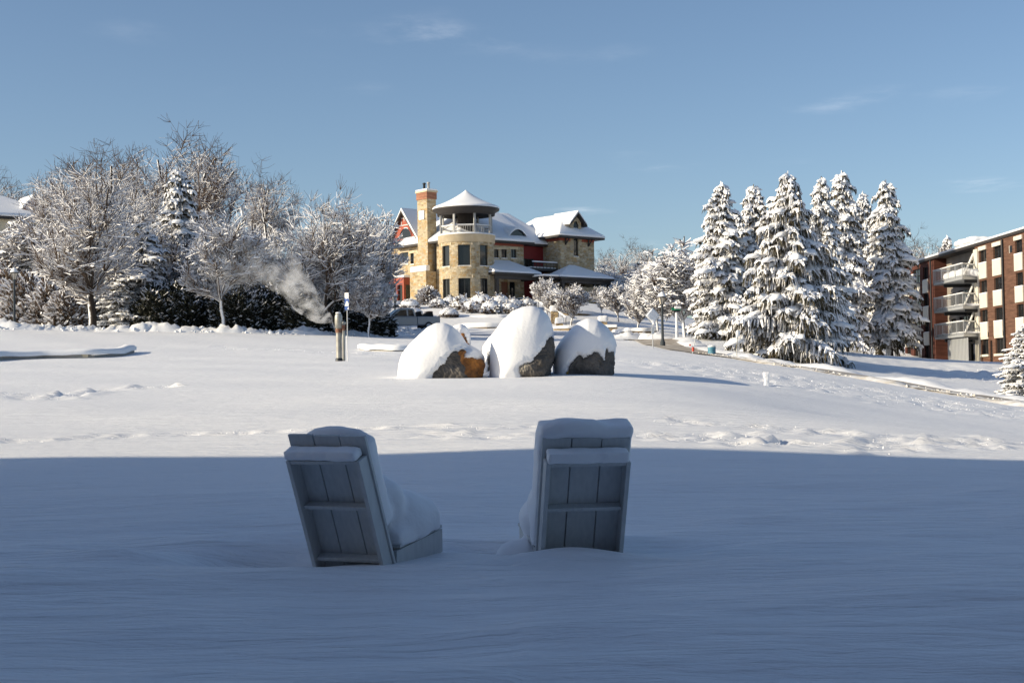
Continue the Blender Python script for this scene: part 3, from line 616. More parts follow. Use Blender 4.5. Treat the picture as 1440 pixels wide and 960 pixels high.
# ------------------------------------------------------------------ trees: branch segments -> meshes
class Segs:
    def __init__(s): s.p, s.q, s.r0, s.r1, s.sn = [], [], [], [], []
    def add(s, p, q, r0, r1, sn): s.p.append(p[:]); s.q.append(q[:]); s.r0.append(r0); s.r1.append(r1); s.sn.append(sn)
def loz_mesh(name, S, mats, wide=1.0):
    """four-sided twigs: the two lower faces bark or needles, the two upper ones the snow lying on them"""
    p, q = np.array(S.p), np.array(S.q); r0, r1 = np.array(S.r0)[:, None], np.array(S.r1)[:, None]; sn = np.array(S.sn)[:, None]
    d = q - p; d /= np.maximum(np.linalg.norm(d, axis=1, keepdims=True), 1e-9)
    side = np.cross(d, np.array([0, 0, 1.])); ln = np.linalg.norm(side, axis=1, keepdims=True); side = np.where(ln > .05, side / np.maximum(ln, 1e-9), np.array([1., 0, 0]))
    upv = np.cross(side, d); sn = sn * (.25 + .75 * ln)
    def ring(c, r): return [c - upv * r, c + side * (r * wide + sn * .35), c + upv * (r + sn), c - side * (r * wide + sn * .35)]
    R = ring(p, r0) + ring(q, r1); V = np.stack(R, 1).reshape(-1, 3); n = len(p); b = (np.arange(n) * 8)[:, None]
    F = np.concatenate([b + np.array([[0, 1, 5, 4]]), b + np.array([[3, 0, 4, 7]]), b + np.array([[1, 2, 6, 5]]), b + np.array([[2, 3, 7, 6]])])
    snowy = (sn[:, 0] > .004).astype(int); mi = np.concatenate([np.zeros(2 * n, int), snowy, snowy])
    return arr_mesh(name, V, F, mats, mi, smooth=False)
def tube_mesh(name, S, mats, n=8):
    mb = MB(); V, F = [], []
    for i in range(len(S.p)):
        p, q = Vector(S.p[i]), Vector(S.q[i]); d = (q - p).normalized(); x = d.cross(Vector((.3, .9, .1))).normalized(); y = x.cross(d); o = len(V)
        for c, r in ((p, S.r0[i]), (q, S.r1[i])):
            for k in range(n): a = 2 * math.pi * k / n; V.append((c + x * (r * math.cos(a)) + y * (r * math.sin(a)))[:])
        F += [(o + k, o + (k + 1) % n, o + n + (k + 1) % n, o + n + k) for k in range(n)]
    return arr_mesh(name, np.array(V), F, mats)
def rvec(rg):
    while True:
        v = Vector((rg.uniform(-1, 1), rg.uniform(-1, 1), rg.uniform(-1, 1)))
        if .01 < v.length < 1: return v.normalized()
def bare_tree(name, seed, H, trunk_h, R, r0, limbs, kids, snow, up_, spread, bark, twig, env_z=.58, tw=.018, lean=(0, 0), topsnow=1.0, rise=(.25, .9), flare=1.0, droop=0):
    """unit-free bare tree of height H; returns (trunk mesh, crown mesh)"""
    rg = random.Random(seed); T, C = Segs(), Segs()
    cz = H * env_z; rz = H - cz; rzl = cz - trunk_h * .75
    def inside(p, k=1.0):
        z = (p.z - cz) / (rz if p.z > cz else rzl); return (p.x / R) ** 2 + (p.y / R) ** 2 + z * z < k * (1 + .22 * noise.noise(p * .55 + Vector((seed, 0, 0))))
    def snw(p): return snow * rg.uniform(.35, 1.25) * (1 if topsnow >= 1 else max(0, min(1, 1 - (p.z / H - .45) / .4 * (1 - topsnow))))
    def grow(p, d, L, r, lvl):
        n = (6, 5, 4, 3, 2)[min(lvl, 4)]; pts = [(p.copy(), d.copy(), r)]; rr = r
        wob = (.10, .20, .28, .34, .38)[min(lvl, 4)]
        for i in range(n):
            d = (d + rvec(rg) * wob + Vector((0, 0, up_[min(lvl, len(up_) - 1)] / n)) - Vector((0, 0, droop * (lvl >= 3) / n))).normalized(); q = p + d * (L / n); r2 = max(tw * .45, rr * ((.86, .82, .76, .72, .7)[min(lvl, 4)]))
            if lvl >= 1 and not inside(q): 
                if not inside(q, 1.25) or rg.random() < .6: break
            if lvl <= 1: T.add(p, q, rr, r2, 0)
            if lvl >= 1: C.add(p, q, rr * (.9 if lvl == 1 else 1), r2 * (.9 if lvl == 1 else 1), snw(q) * (2.4 if lvl == 1 else 1.7 if lvl == 2 else 1))
            p, rr = q, r2; pts.append((p.copy(), d.copy(), rr))
        if lvl >= 4: return
        nk = kids[lvl]
        for k in range(nk):
            t = rg.uniform((.3, .25, .15, .1)[lvl], 1.0); i = min(int(t * (len(pts) - 1)), len(pts) - 1); pp, dd, r_ = pts[i]
            ax = dd.cross(rvec(rg)); 
            if ax.length < .01: continue
            ang = math.radians(rg.uniform(*((35, 60), (30, 62), (28, 68), (30, 75))[lvl])) * spread; nd = Matrix.Rotation(ang, 3, ax.normalized()) @ dd
            if lvl >= 1 and nd.z < -.25: nd.z *= -.4
            grow(pp, nd.normalized(), L * rg.uniform(*((.5, .7), (.45, .66), (.42, .62), (.4, .6))[lvl]), max(tw, r_ * .58), lvl + 1)
    p = Vector((0, 0, -.4)); d = Vector((lean[0], lean[1], 1)).normalized(); rr = r0 * 1.25
    nt = 5
    for i in range(nt):
        q = p + d * ((trunk_h + .4) / nt) + Vector((rg.gauss(0, .04), rg.gauss(0, .04), 0)); r2 = r0 * (1 - .07 * i); T.add(p, q, rr, r2, 0); p, rr = q, r2; d = (d + rvec(rg) * .08).normalized()
    for k in range(limbs):
        a = k * 2.4 + rg.uniform(-.5, .5); e = rg.uniform(*rise); f = k / max(1, limbs - 1)
        hd = Vector((math.cos(a) * flare, math.sin(a) * flare, .25 + 1.5 * e)).normalized()
        st = p - Vector((0, 0, trunk_h * .30 * rg.random()))
        L = (H - trunk_h) * rg.uniform(.55, .8); grow(st, hd, L, rr * rg.uniform(.5, .72), 1)
    grow(p, Vector((rg.uniform(-.2, .2), rg.uniform(-.2, .2), 1)).normalized(), (H - trunk_h) * .62, rr * .7, 1)
    return tube_mesh('trunk', T, [bark]), loz_mesh('crown', C, [twig, M['twig_snow']])
def place_tree(name, label, meshes, loc, rot, sc, group):
    t = thing(name, label, 'tree' if 'tree' in name or 'spruce' in name else 'shrub', loc, rot, group, (sc, sc, sc) if not hasattr(sc, '__len__') else sc)
    link('trunk' if 'shrub' not in name else 'stem', meshes[0], t); link('crown' if 'shrub' not in name else 'foliage', meshes[1], t)
    if len(meshes) > 2: tag(link('snow_pads', meshes[2], t), kind='stuff')
    return t

def spruce(seed, H, R, whorl=.42, droop=.55, fringe=.22, snow=.10, skirt=.03, wide=.11, power=.85, dens=1.0, pads=1.0):
    rg = random.Random(seed); T, C, N_, PV, PF = Segs(), Segs(), [], [], []
    n = 10
    for i in range(n): T.add(Vector((0, 0, -.3 + (H + .2) * i / n)), Vector((0, 0, -.3 + (H + .2) * (i + 1) / n)), .20 * (1 - i / n) * H / 10 + .02, .20 * (1 - (i + 1) / n) * H / 10 + .02, 0)
    def pad(c, hd, sd_, rx, ry, rz):
        o = sum(len(q) for q in PV); V = []; off = Vector((rg.uniform(0, 99), 0, 0))
        for p in ICO2[0]:
            q = Vector(p); k = 1 + .38 * noise.noise(q * 1.7 + off) + .2 * noise.noise(q * 4 + off); z = q.z if q.z > 0 else q.z * .45
            V.append((c + hd * (q.x * rx * k) + sd_ * (q.y * ry * k) + Vector((0, 0, z * rz * k - (q.x * .5 + .5) ** 2 * rx * .35)))[:])
        PV.append(np.array(V)); PF.append(ICO2[1] + o)
    nb = int(H / whorl * 6.5 * dens); ga = 2.39996
    for k in range(nb):
        f = ((k + rg.random()) / nb) ** 1.12 * .985; zz = H * (skirt + (1 - skirt) * f); a = k * ga + rg.uniform(-.5, .5)
        lobe = (1 + .18 * (rg.random() < .08)) * (1 + .50 * noise.noise(Vector((math.cos(a) * 1.3, math.sin(a) * 1.3, zz * .55 + seed * 7))))
        L = (R * (1 - f) ** power * (1 if f > .12 else .85 + f * 1.2) + .14) * rg.uniform(.72, 1.12) * lobe
        hd = Vector((math.cos(a), math.sin(a), 0)); sd_ = Vector((-hd.y, hd.x, 0)); ns = max(3, int(L / .36)); dr = droop * rg.uniform(.55, 1.4)
        def pos(t): return Vector((0, 0, zz)) + hd * (L * t) + Vector((0, 0, L * (.30 * t - dr * t * t * (1.2 - .35 * t))))
        for s in range(ns):
            t0, t1 = s / ns, (s + 1) / ns; p, q = pos(t0), pos(t1); w0 = wide * (.5 + .5 * math.sin(math.pi * min(1, t0 + .15))); w1 = wide * (.5 + .5 * math.sin(math.pi * min(1, t1 + .1)))
            C.add(p, q, w0, w1 * (.4 if s == ns - 1 else 1), snow * rg.uniform(.5, 1.7))
            tl = L * .38 * (1 - t0) ** .7 + .14
            for sg in (-1, 1):
                for _ in range(2 if L > .9 else 1):
                    st = p.lerp(q, rg.random()); d = (hd * rg.uniform(.5, 1.0) + sd_ * sg * rg.uniform(.5, 1.0) + Vector((0, 0, rg.uniform(-.5, .05)))).normalized(); e = st + d * tl * rg.uniform(.6, 1.1)
                    mid = st.lerp(e, .55) + Vector((0, 0, .04)); e = e - Vector((0, 0, tl * .25))
                    C.add(st, mid, wide * .5, wide * .55, snow * rg.uniform(.2, 1.2)); C.add(mid, e, wide * .55, wide * .16, snow * rg.uniform(.1, 1.1))
                    for _ in range(3): N_.append((st.lerp(e, rg.random()), d, fringe * rg.uniform(.5, 1.4)))
        npd = 1 + int(L * 1.1 * rg.uniform(.6, 1.3))
        for _ in range(npd):
            if rg.random() > pads: continue
            t = rg.uniform(.35, .97); sz = rg.uniform(.7, 1.35) * (.13 + .10 * min(L, 2))
            pad(pos(t) + sd_ * rg.gauss(0, L * .10) + Vector((0, 0, wide * .7)), hd, sd_, sz * 1.35, sz * .85, sz * .55)
    C.add(Vector((0, 0, H - .7)), Vector((0, 0, H + .15)), .09, .02, .05)
    for (b0, d, l) in N_:
        C.add(b0, b0 + Vector((d.x * l * .3 + rg.gauss(0, .05), d.y * l * .3 + rg.gauss(0, .05), -l)), wide * .26, wide * .06, .012 if rg.random() < .3 else 0)
    return tube_mesh('trunk', T, [M['bark']]), loz_mesh('crown', C, [M['needle'], M['twig_snow']], 1.25), arr_mesh('snow', np.concatenate(PV), np.concatenate(PF), [M['snow']])
def bush_mesh(seed, rx, rz, n, leaf, snow_p, twig, r=.05, L=.3, snow=.06, lump=.3, stem=True, shell=.45):
    rg = random.Random(seed); C, T = Segs(), Segs()
    for i in range(n):
        d = rvec(rg); d.z = abs(d.z) if rg.random() < .93 else d.z; k = (rg.random() ** .5) * (1 - shell) + shell
        m = 1 + lump * noise.noise(d * 2.2 + Vector((seed * 3.1, 0, 0))) + lump * .6 * noise.noise(d * 5 + Vector((0, seed, 0)))
        p = Vector((d.x * rx, d.y * rx, d.z * rz)) * (k * m); t = (d + rvec(rg) * .8 + Vector((0, 0, .2))).normalized()
        C.add(p, p + t * L * rg.uniform(.5, 1.3), r * rg.uniform(.6, 1.2), r * .35, snow * rg.uniform(.6, 1.4) if rg.random() < snow_p * (.35 + .9 * max(0, d.z)) * (.6 + .7 * k) else 0)
    for i in range(6 if stem else 1):
        a = i * 1.05; T.add(Vector((0, 0, -.2)), Vector((math.cos(a) * rx * .5, math.sin(a) * rx * .5, rz * .6)), .05, .02, 0)
    return tube_mesh('stem', T, [M['twig']], 5), loz_mesh('foliage', C, [twig, M['twig_snow']], 1.4)

TA = bare_tree('a', 11, 12.6, 2.6, 4.6, .25, 7, (7, 8, 8, 8), .043, (0, .25, .3, .25), 1.0, M['dark_bark'], M['twig'], .58, .0125, topsnow=.02, rise=(.1, .75), flare=1.1)
TB = bare_tree('b', 23, 9.2, 2.9, 3.0, .13, 8, (7, 8, 7, 7), .050, (0, .3, .3, .2), .95, M['white_bark'], M['twig'], .62, .0115, rise=(.3, .9))
TC = bare_tree('c', 37, 10.4, 2.4, 4.3, .2, 8, (7, 8, 8, 7), .043, (0, .45, .4, .3), .9, M['dark_bark'], M['twig'], .58, .0125, lean=(-.30, 0), topsnow=.25, rise=(.35, 1.0))
TD = bare_tree('d', 41, 17, 5.5, 5.0, .46, 7, (7, 7, 7, 7), .028, (0, .35, .25, .15), 1.0, M['bark'], M['brown_twig'], .64, .017, topsnow=.05, rise=(.3, 1.1))
TE = bare_tree('e', 53, 3.6, .75, 1.5, .07, 10, (6, 7, 6, 4), .045, (0, .55, .45, .35), .85, M['bark'], M['twig'], .56, .013, rise=(.3, 1.1))
TF = bare_tree('f', 67, 7.4, 1.6, 2.7, .11, 10, (8, 8, 8, 6), .06, (0, .3, .1, -.1), 1.0, M['white_bark'], M['twig'], .55, .014, droop=.35)
S1 = spruce(3, 10.4, 2.35, whorl=.44, droop=.52, snow=.12, wide=.13, fringe=.24, power=.68)
S2 = spruce(8, 11.0, 3.5, whorl=.42, droop=.46, snow=.09, wide=.11, fringe=.50, pads=.7, power=.72)
S3 = spruce(15, 12.4, 2.1, whorl=.46, droop=.75, snow=.12, wide=.13, fringe=.28, skirt=.1, power=.62)
YW = bush_mesh(2, 1.9, 3.0, 5600, None, .34, M['yew'], r=.075, L=.34, snow=.05)
SH = bush_mesh(5, 1.3, 1.9, 3600, None, .85, M['twig'], r=.035, L=.42, snow=.08, shell=.2)

def tall(u, vtop, Y, Hm):
    """scale so that a mesh of height Hm standing on the ground at column u reaches pixel row vtop"""
    p = on(u, Y); return (P(u, vtop, Y).z - p.z) / Hm, p
GL, GR = 'trees along the left side of the lawn', 'tall bare trees rising behind the left treeline'
HCACHE = {}
def tree(name, label, ms, Hm, u, vtop, Y, rot, group=None, xs=1.0):
    if ms[1].name not in HCACHE:
        c_ = np.zeros(len(ms[1].vertices) * 3, np.float32); ms[1].vertices.foreach_get('co', c_); HCACHE[ms[1].name] = float(np.sort(c_[2::3])[-12])
    s, p = tall(u, vtop, Y, HCACHE[ms[1].name]); return place_tree(name, label, ms, (p.x, p.y, p.z - .05), rot, (s * xs, s * xs, s), group)
tree('bare_tree', 'broad bare tree with a dark low-forked trunk, right of the left lamp post', TA, 12.6, 130, 197, 95, 2.2, GL)
tree('bare_tree', 'upright snowy tree with a white-plastered trunk before the dark hedge', TB, 9.2, 312, 285, 95, .4, GL, 1.1)
tree('bare_tree', 'wide snowy tree leaning left, its trunk just behind the blue sign', TC, 10.4, 480, 256, 98.5, .25, GL, 1.02)
tree('bare_tree', 'small snowy tree with a white trunk, left of the grey pickup', TB, 9.2, 519, 372, 97, 3.0, GL, 1.15)
for i, (u, vt, Y, rot, xs, lab) in enumerate([(248, 160, 172, .6, 1.05, 'tallest bare tree on the skyline, highest twigs at the left'), (296, 192, 178, 4.0, .8, 'bare tree on the skyline directly right of the tallest one'), (380, 219, 168, 2.1, .85, 'bare round-headed tree on the skyline above the steam'),
                                             (128, 196, 112, 5.0, 1.15, 'broad brown-twigged tree behind the dark forked tree'),
                                             (188, 205, 172, 3.3, .8, 'brown-twigged tree on the skyline left of the tallest one'), (-4, 226, 175, 1.2, .8, 'bare tree on the skyline at the left picture edge')]):
    tree('bare_tree', lab, TD, 15.9, u, vt, Y, rot, GR, xs)
for (u, vt, Y, rot, xs, ms, Hm, lab) in [(62, 290, 108, 1.0, 1.2, TF, 7.4, 'snow-laden tree between the cream house and the dark forked tree'), (215, 300, 106, 2.0, 1.0, TB, 9.2, 'snow-laden tree right behind the dark forked tree'),
                                         (272, 292, 112, 5.0, 1.1, TC, 10.4, 'snow-laden tree left behind the white-trunked tree'), (365, 318, 108, 3.7, 1.1, TB, 9.2, 'snow-laden tree right behind the white-trunked tree'),
                                         (425, 318, 110, .2, 1.1, TC, 10.4, 'snow-laden tree in the drifting steam'), (519, 290, 113, 4.4, .85, TB, 9.2, 'snow-laden tree at the left corner of the big house'),
                                         (505, 300, 112, 1.5, 1.2, TC, 10.4, 'snow-laden tree behind the leaning tree'), (160, 300, 116, .9, 1.2, TA, 12.6, 'snow-laden spreading tree behind the dark trunk')]:
    tree('bare_tree', lab, ms, Hm, u, vt, Y, rot, 'snow laden trees filling the left treeline', xs)
for (u, vt, Y, rot, xs, lab) in [(198, 300, 103, 1.0, 1.3, 'drooping snowy spruce right of the dark forked trunk'), (252, 238, 109, 2.6, 1.15, 'tall snowy spruce in the left treeline'), (168, 360, 101, .3, 1.6, 'low snowy spruce nearest the dark forked trunk'),
                                 (283, 330, 104, 4.0, 1.3, 'snowy spruce left of the white-trunked tree')]:
    tree('spruce_tree', lab, S1, 10.4, u, vt, Y, rot, 'snowy spruces in the left treeline', xs)
hl = ['leftmost', 'second from left', 'third from left', 'fourth from left', 'fifth from left', 'sixth from left', 'seventh from left', 'eighth from left', 'ninth from left', 'rightmost']
for i, u in enumerate([222, 260, 296, 332, 366, 398, 430, 462, 488, 512]):
    p = on(u, 101 + (i % 3) * .8 + max(0, u - 430) * .03); place_tree('evergreen_shrub', 'dark snow-flecked evergreen shrub, %s in the hedge row' % hl[i], YW, (p.x, p.y, p.z - .1), i * 1.7, (1.05 + .1 * (i % 2), 1, (.98, 1.08, .92, 1.02)[i % 4] * (.72 if u > 500 else 1)), 'dark evergreen shrubs of the hedge')
for i, (u, Y, s, lab) in enumerate([(38, 104, 1.5, 'right beside the left lamp post'), (70, 103, 1.35, 'second right of the left lamp post'), (98, 101, 1.15, 'left of the dark forked trunk'), (8, 106, 1.7, 'left of the left lamp post'), (118, 104, 1.3, 'behind the dark forked trunk')]):
    p = on(u, Y); place_tree('snowy_shrub', 'tall shrub thick with snow, ' + lab, SH, (p.x, p.y, p.z - .1), i * 1.1, (s, s, s * 1.1), 'snowy shrubs by the left lamp post')
# right side
GS = 'tall snow laden spruces right of the house'
for (u, vt, Y, rot, xs, ms, Hm, lab) in [(1017, 257, 97, .2, 1.06, S1, 10.4, 'leftmost of the tall snow-laden spruces'), (1063, 261, 100, 1.9, 1.0, S1, 10.4, 'snow-laden spruce between the leftmost and the broad one'), (1112, 244, 86, .7, 1.0, S2, 11., 'broadest spruce with drooping fringed boughs reaching the ground'),
                                         (1159, 250, 99, 3.0, .95, S3, 12.4, 'narrow spruce just right of the broad one'), (1188, 242, 136, 4.4, 1.05, S3, 12.4, 'tall spruce with the highest tip in the group'), (1217, 271, 148, 5.6, .95, S3, 12.4, 'narrow lower-topped spruce, second from the right end'),
                                         (1250, 255, 140, 1.1, 1.05, S3, 12.4, 'rightmost tall spruce beside the apartment block'), (1135, 300, 104, 2.2, 1.2, S1, 10.4, 'dark spruce hidden behind the broad one')]:
    tree('spruce_tree', lab, ms, Hm, u, vt, Y, rot, GS, xs)
tree('spruce_tree', 'small distant snowy spruce above the apartment roof, the larger', S1, 10.4, 1334, 332, 190, 0, 'distant spruces above the apartment roof', .8)
tree('spruce_tree', 'tiny distant snowy spruce tip beside the roof snow', S1, 10.4, 1361, 338, 195, 2, 'distant spruces above the apartment roof', .8)
tree('spruce_tree', 'low spruce at the right picture edge before the apartment block', S1, 10.4, 1446, 452, 67, 0, 'low spruces', 1.9)
tree('bare_tree', 'fluffy white snow-laden tree left of the tall spruces', TF, 7.0, 962, 333, 112, 1.0, 'snowy trees right of the house', 1.1)
tree('bare_tree', 'smaller fluffy white tree between house and tall spruces', TF, 7.4, 925, 350, 118, 3.0, 'snowy trees right of the house', .9)
for (u, vt, Y, rot, xs, lab) in [(872, 392, 150, .5, 1.3, 'shaded snowy tree directly right of the house'), (905, 368, 152, 2.5, 1.3, 'shaded snowy tree farther right of the house'), (850, 372, 162, 4, 1.2, 'shaded snowy tree behind the house corner')]:
    tree('bare_tree', lab, TF, 7.4, u, vt, Y, rot, 'shaded trees right of the house', xs)
for (u, vt, Y, rot, xs, lab) in [(883, 329, 200, .5, 1.0, 'distant bare tree on the skyline right of the house'), (918, 344, 205, 2.0, 1.0, 'distant bare tree on the skyline, middle of three'), (945, 342, 200, 4.0, 1.0, 'distant bare tree on the skyline left of the spruces'),
                                 (1296, 316, 185, 3.0, .9, 'distant bare tree between spruces and apartment block'), (1318, 330, 190, 1.0, .8, 'distant lower bare tree over the apartment roof'), (1278, 335, 188, 5.0, .8, 'distant bare tree behind the rightmost spruce'), (856, 348, 205, 3.2, 1.0, 'distant bare tree touching the house roof')]:
    tree('bare_tree', lab, TD, 17, u, vt, Y, rot, 'distant bare trees', xs)
for (u, vt, Y, rot, xs, lab) in [(782, 402, 128, .4, 1.0, 'left one of the two round snowy trees before the house'), (800, 397, 126, 2.4, 1.0, 'right one of the two round snowy trees before the house'), (868, 396, 131, 1.4, 1.05, 'shaded round snowy tree below the house corner'),
                                 (893, 402, 123, 3.4, 1.0, 'round snowy tree in sun above the stone wall, with short trunk'), (846, 400, 135, 5.0, .9, 'shaded round snowy tree nearest the house corner')]:
    tree('bare_tree', lab, TE, 3.6, u, vt, Y, rot, 'round ornamental trees by the house', xs)

# ------------------------------------------------------------------ building helpers
def wall_mesh(mapf, s0, s1, z0, z1, ops, depth=.22, sdiv=None):
    """a wall skin with real openings: mapf(s, z, inward) -> point; ops = [(sa, sb, za, zb)]"""
    ss = sorted(set([s0, s1] + [o[0] for o in ops] + [o[1] for o in ops] + ([s0 + (s1 - s0) * i / sdiv for i in range(sdiv + 1)] if sdiv else [])))
    zs = sorted(set([z0, z1] + [o[2] for o in ops] + [o[3] for o in ops])); mb = MB(); e = 1e-6
    for a, b in zip(ss[:-1], ss[1:]):
        for c, d in zip(zs[:-1], zs[1:]):
            ms, mz = (a + b) / 2, (c + d) / 2
            if any(o[0] < ms < o[1] and o[2] < mz < o[3] for o in ops): continue
            mb.add([mapf(a, c, 0), mapf(b, c, 0), mapf(b, d, 0), mapf(a, d, 0)], [(0, 1, 2, 3)])
    for (a, b, c, d) in ops:
        mb.add([mapf(a, c, 0), mapf(a, d, 0), mapf(a, d, depth), mapf(a, c, depth)], [(0, 1, 2, 3)]); mb.add([mapf(b, c, 0), mapf(b, c, depth), mapf(b, d, depth), mapf(b, d, 0)], [(0, 1, 2, 3)])
        mb.add([mapf(a, d, 0), mapf(b, d, 0), mapf(b, d, depth), mapf(a, d, depth)], [(0, 1, 2, 3)]); mb.add([mapf(a, c, 0), mapf(a, c, depth), mapf(b, c, depth), mapf(b, c, 0)], [(0, 1, 2, 3)])
    return mb
def flat(p, d):
    """wall map: origin p (x,y), unit direction d; inward is to the left of d"""
    nx, ny = -d[1], d[0]; return lambda s, z, i: (p[0] + d[0] * s + nx * i, p[1] + d[1] * s + ny * i, z)
def window(parent, mapf, op, mull=1, trans=0, sill=True, lintel=None, snow=True, depth=.16, fw=.05, frame=None, arch=False):
    a, b, c, d = op; w = MB()
    def bx(mb, sa, sb, za, zb, i0, i1):
        vs = [mapf(sa, za, i0), mapf(sb, za, i0), mapf(sb, za, i1), mapf(sa, za, i1), mapf(sa, zb, i0), mapf(sb, zb, i0), mapf(sb, zb, i1), mapf(sa, zb, i1)]
        mb.add(vs, [(3, 2, 1, 0), (4, 5, 6, 7), (0, 1, 5, 4), (1, 2, 6, 5), (2, 3, 7, 6), (3, 0, 4, 7)])
    bx(w, a, a + fw, c, d, depth - .05, depth + .02); bx(w, b - fw, b, c, d, depth - .05, depth + .02); bx(w, a + fw, b - fw, d - fw, d, depth - .05, depth + .02); bx(w, a + fw, b - fw, c, c + fw, depth - .05, depth + .02)
    for k in range(1, mull): x = a + (b - a) * k / mull; bx(w, x - .02, x + .02, c + fw, d - fw, depth - .04, depth + .02)
    for k in range(1, trans + 1): z = c + (d - c) * k / (trans + 1); bx(w, a + fw, b - fw, z - .018, z + .018, depth - .035, depth + .02)
    o = w.build('window', frame or M['frame'], parent); g = MB(); g.add([mapf(a, c, depth + .005), mapf(b, c, depth + .005), mapf(b, d, depth + .005), mapf(a, d, depth + .005)], [(0, 1, 2, 3)]); g.build('pane', M['glass'], o)
    if sill:
        s = MB(); bx(s, a - .1, b + .1, c - .12, c - .001, -.06, .1); s.build('sill', M['lintel'], o)
    if snow:
        s = MB(); bx(s, a - .04, b + .06, c + .0, c + .07, -.05, .1); s.build('sill_snow', M['snow'], o, bevel=.025)
    if lintel:
        s = MB(); bx(s, a - .22, b + .22, d + .001, d + lintel, -.03, .1); s.build('lintel', M['lintel'], o)
    return o
def hip(x0, x1, y0, y1, z, h, axis='x', gable0=False, gable1=False, inset=None):
    """vertices and faces of a hip roof"""
    if axis == 'x': r = (y1 - y0) / 2 if inset is None else inset; ya = (y0 + y1) / 2; r0 = (x0 if gable0 else x0 + r, ya); r1 = (x1 if gable1 else x1 - r, ya)
    else: r = (x1 - x0) / 2 if inset is None else inset; xa = (x0 + x1) / 2; r0 = (xa, y0 if gable0 else y0 + r); r1 = (xa, y1 if gable1 else y1 - r)
    c = [(x0, y0), (x1, y0), (x1, y1), (x0, y1)]
    return c, r0, r1, axis
def roof(parent, x0, x1, y0, y1, z, h, axis='x', g0=False, g1=False, inset=None, snow=.26, fas=.2, name='roof'):
    c, r0, r1, ax = hip(x0, x1, y0, y1, z, h, axis, g0, g1, inset)
    def solid(dz, grow, t, curve=0):
        cc = [(x0 - grow, y0 - grow), (x1 + grow, y0 - grow), (x1 + grow, y1 + grow), (x0 - grow, y1 + grow)]
        v = [(x, y, z - t) for x, y in cc] + [(x, y, z + dz) for x, y in cc] + [(*r0, z + h + dz), (*r1, z + h + dz)]
        f = [(3, 2, 1, 0), (0, 1, 5, 4), (1, 2, 6, 5), (2, 3, 7, 6), (3, 0, 4, 7)]
        f += [(4, 5, 9, 8), (5, 6, 9), (6, 7, 8, 9), (7, 4, 8)] if ax == 'x' else [(4, 5, 8), (5, 6, 9, 8), (6, 7, 9), (7, 4, 8, 9)]
        return v, f
    m = MB(); m.add(*solid(.0, 0, fas)); o = m.build(name, M['fascia'], parent)
    v, f = solid(snow, .03, 0); v = [(x, y, zz + (.012 if i < 4 else 0)) for i, (x, y, zz) in enumerate(v)]
    bm = bmesh.new(); bv = [bm.verts.new(p) for p in v]
    for q in f: bm.faces.new([bv[i] for i in q])
    bmesh.ops.bevel(bm, geom=[e for e in bm.edges if min(e.verts[0].co.z, e.verts[1].co.z) > z + snow * .5], offset=snow * .55, segments=3, affect='EDGES', profile=.6)
    bmesh.ops.subdivide_edges(bm, edges=[e for e in bm.edges if e.calc_length() > 1.2], cuts=4, use_grid_fill=True)
    for vv in bm.verts:
        if vv.co.z > z + snow * .6: vv.co.z += .06 * noise.noise(Vector(vv.co) * .6) + .03 * noise.noise(Vector(vv.co) * 1.7)
    bmesh.ops.recalc_face_normals(bm, faces=bm.faces)
    me = bpy.data.meshes.new('roof_snow'); bm.to_mesh(me); bm.free(); me.materials.append(M['snow']); me.polygons.foreach_set('use_smooth', np.ones(len(me.polygons), bool))
    link('roof_snow', me, o); return o

# ------------------------------------------------------------------ the big stone house
TH = math.radians(40); TX, TY = -4.5, 145.0
ZB = 9.35
H_ = thing('stone_house', 'large tan stone house with round tower and snowy roofs', 'house', (TX, TY, 0), TH)
def hz(u, v, a, b):
    """height of pixel row v at the plan point (a, b) of the house"""
    return zat(u, v, TY + math.sin(TH) * a + math.cos(TH) * b)
RT = 2.82
def tower_map(s, z, i): a = s / RT; return ((RT - i) * math.sin(a), -(RT - i) * math.cos(a), z)      # s runs round from the -b direction, positive to the right
def tw_ops(v0, v1, wl_):
    r = []
    for ang, w in wl_: r.append((math.radians(ang) * RT - w / 2, math.radians(ang) * RT + w / 2, v1, v0))
    return r
zu1, zu0 = hz(655, 344, -1.9, -1.9), hz(655, 374, -1.9, -1.9); zl1, zl0 = hz(655, 391, -1.9, -1.9), hz(655, 419, -1.9, -1.9); ztop = hz(655, 329, -1.9, -1.9)
wl_ = ((-87.5, 1.12), (-43.5, 1.28), (1.0, 1.05)); ops_u = tw_ops(zu1, zu0, wl_); ops_l = tw_ops(zl1, zl0, wl_)
tower = wall_mesh(tower_map, -math.pi * RT, math.pi * RT, ZB - 1, ztop, ops_u + ops_l, .3, 48).build('tower_wall', M['stone'], H_)
tower['label'] = 'round tan stone tower'
for o in ops_u: window(H_, tower_map, o, 1, 0, True, .32, True, .2)
for o in ops_l: window(H_, tower_map, o, 2, 0, True, .34, False, .2)
m = MB(); m.lathe([(RT, ztop - .75), (RT + .1, ztop - .72), (RT + .1, ztop - .02), (RT + .16, ztop), (0, ztop + .01)], 48); m.build('tower_cornice', M['lintel'], H_)
m = MB(); m.lathe([(RT + .14, ztop + .012), (RT + .17, ztop + .06), (RT + .1, ztop + .16), (RT - .5, ztop + .17), (RT - .6, ztop + .02)], 48); m.build('cornice_snow', M['snow'], H_)
zr = hz(658, 300, 0, 0); zap = hz(656, 267, 0, 0)
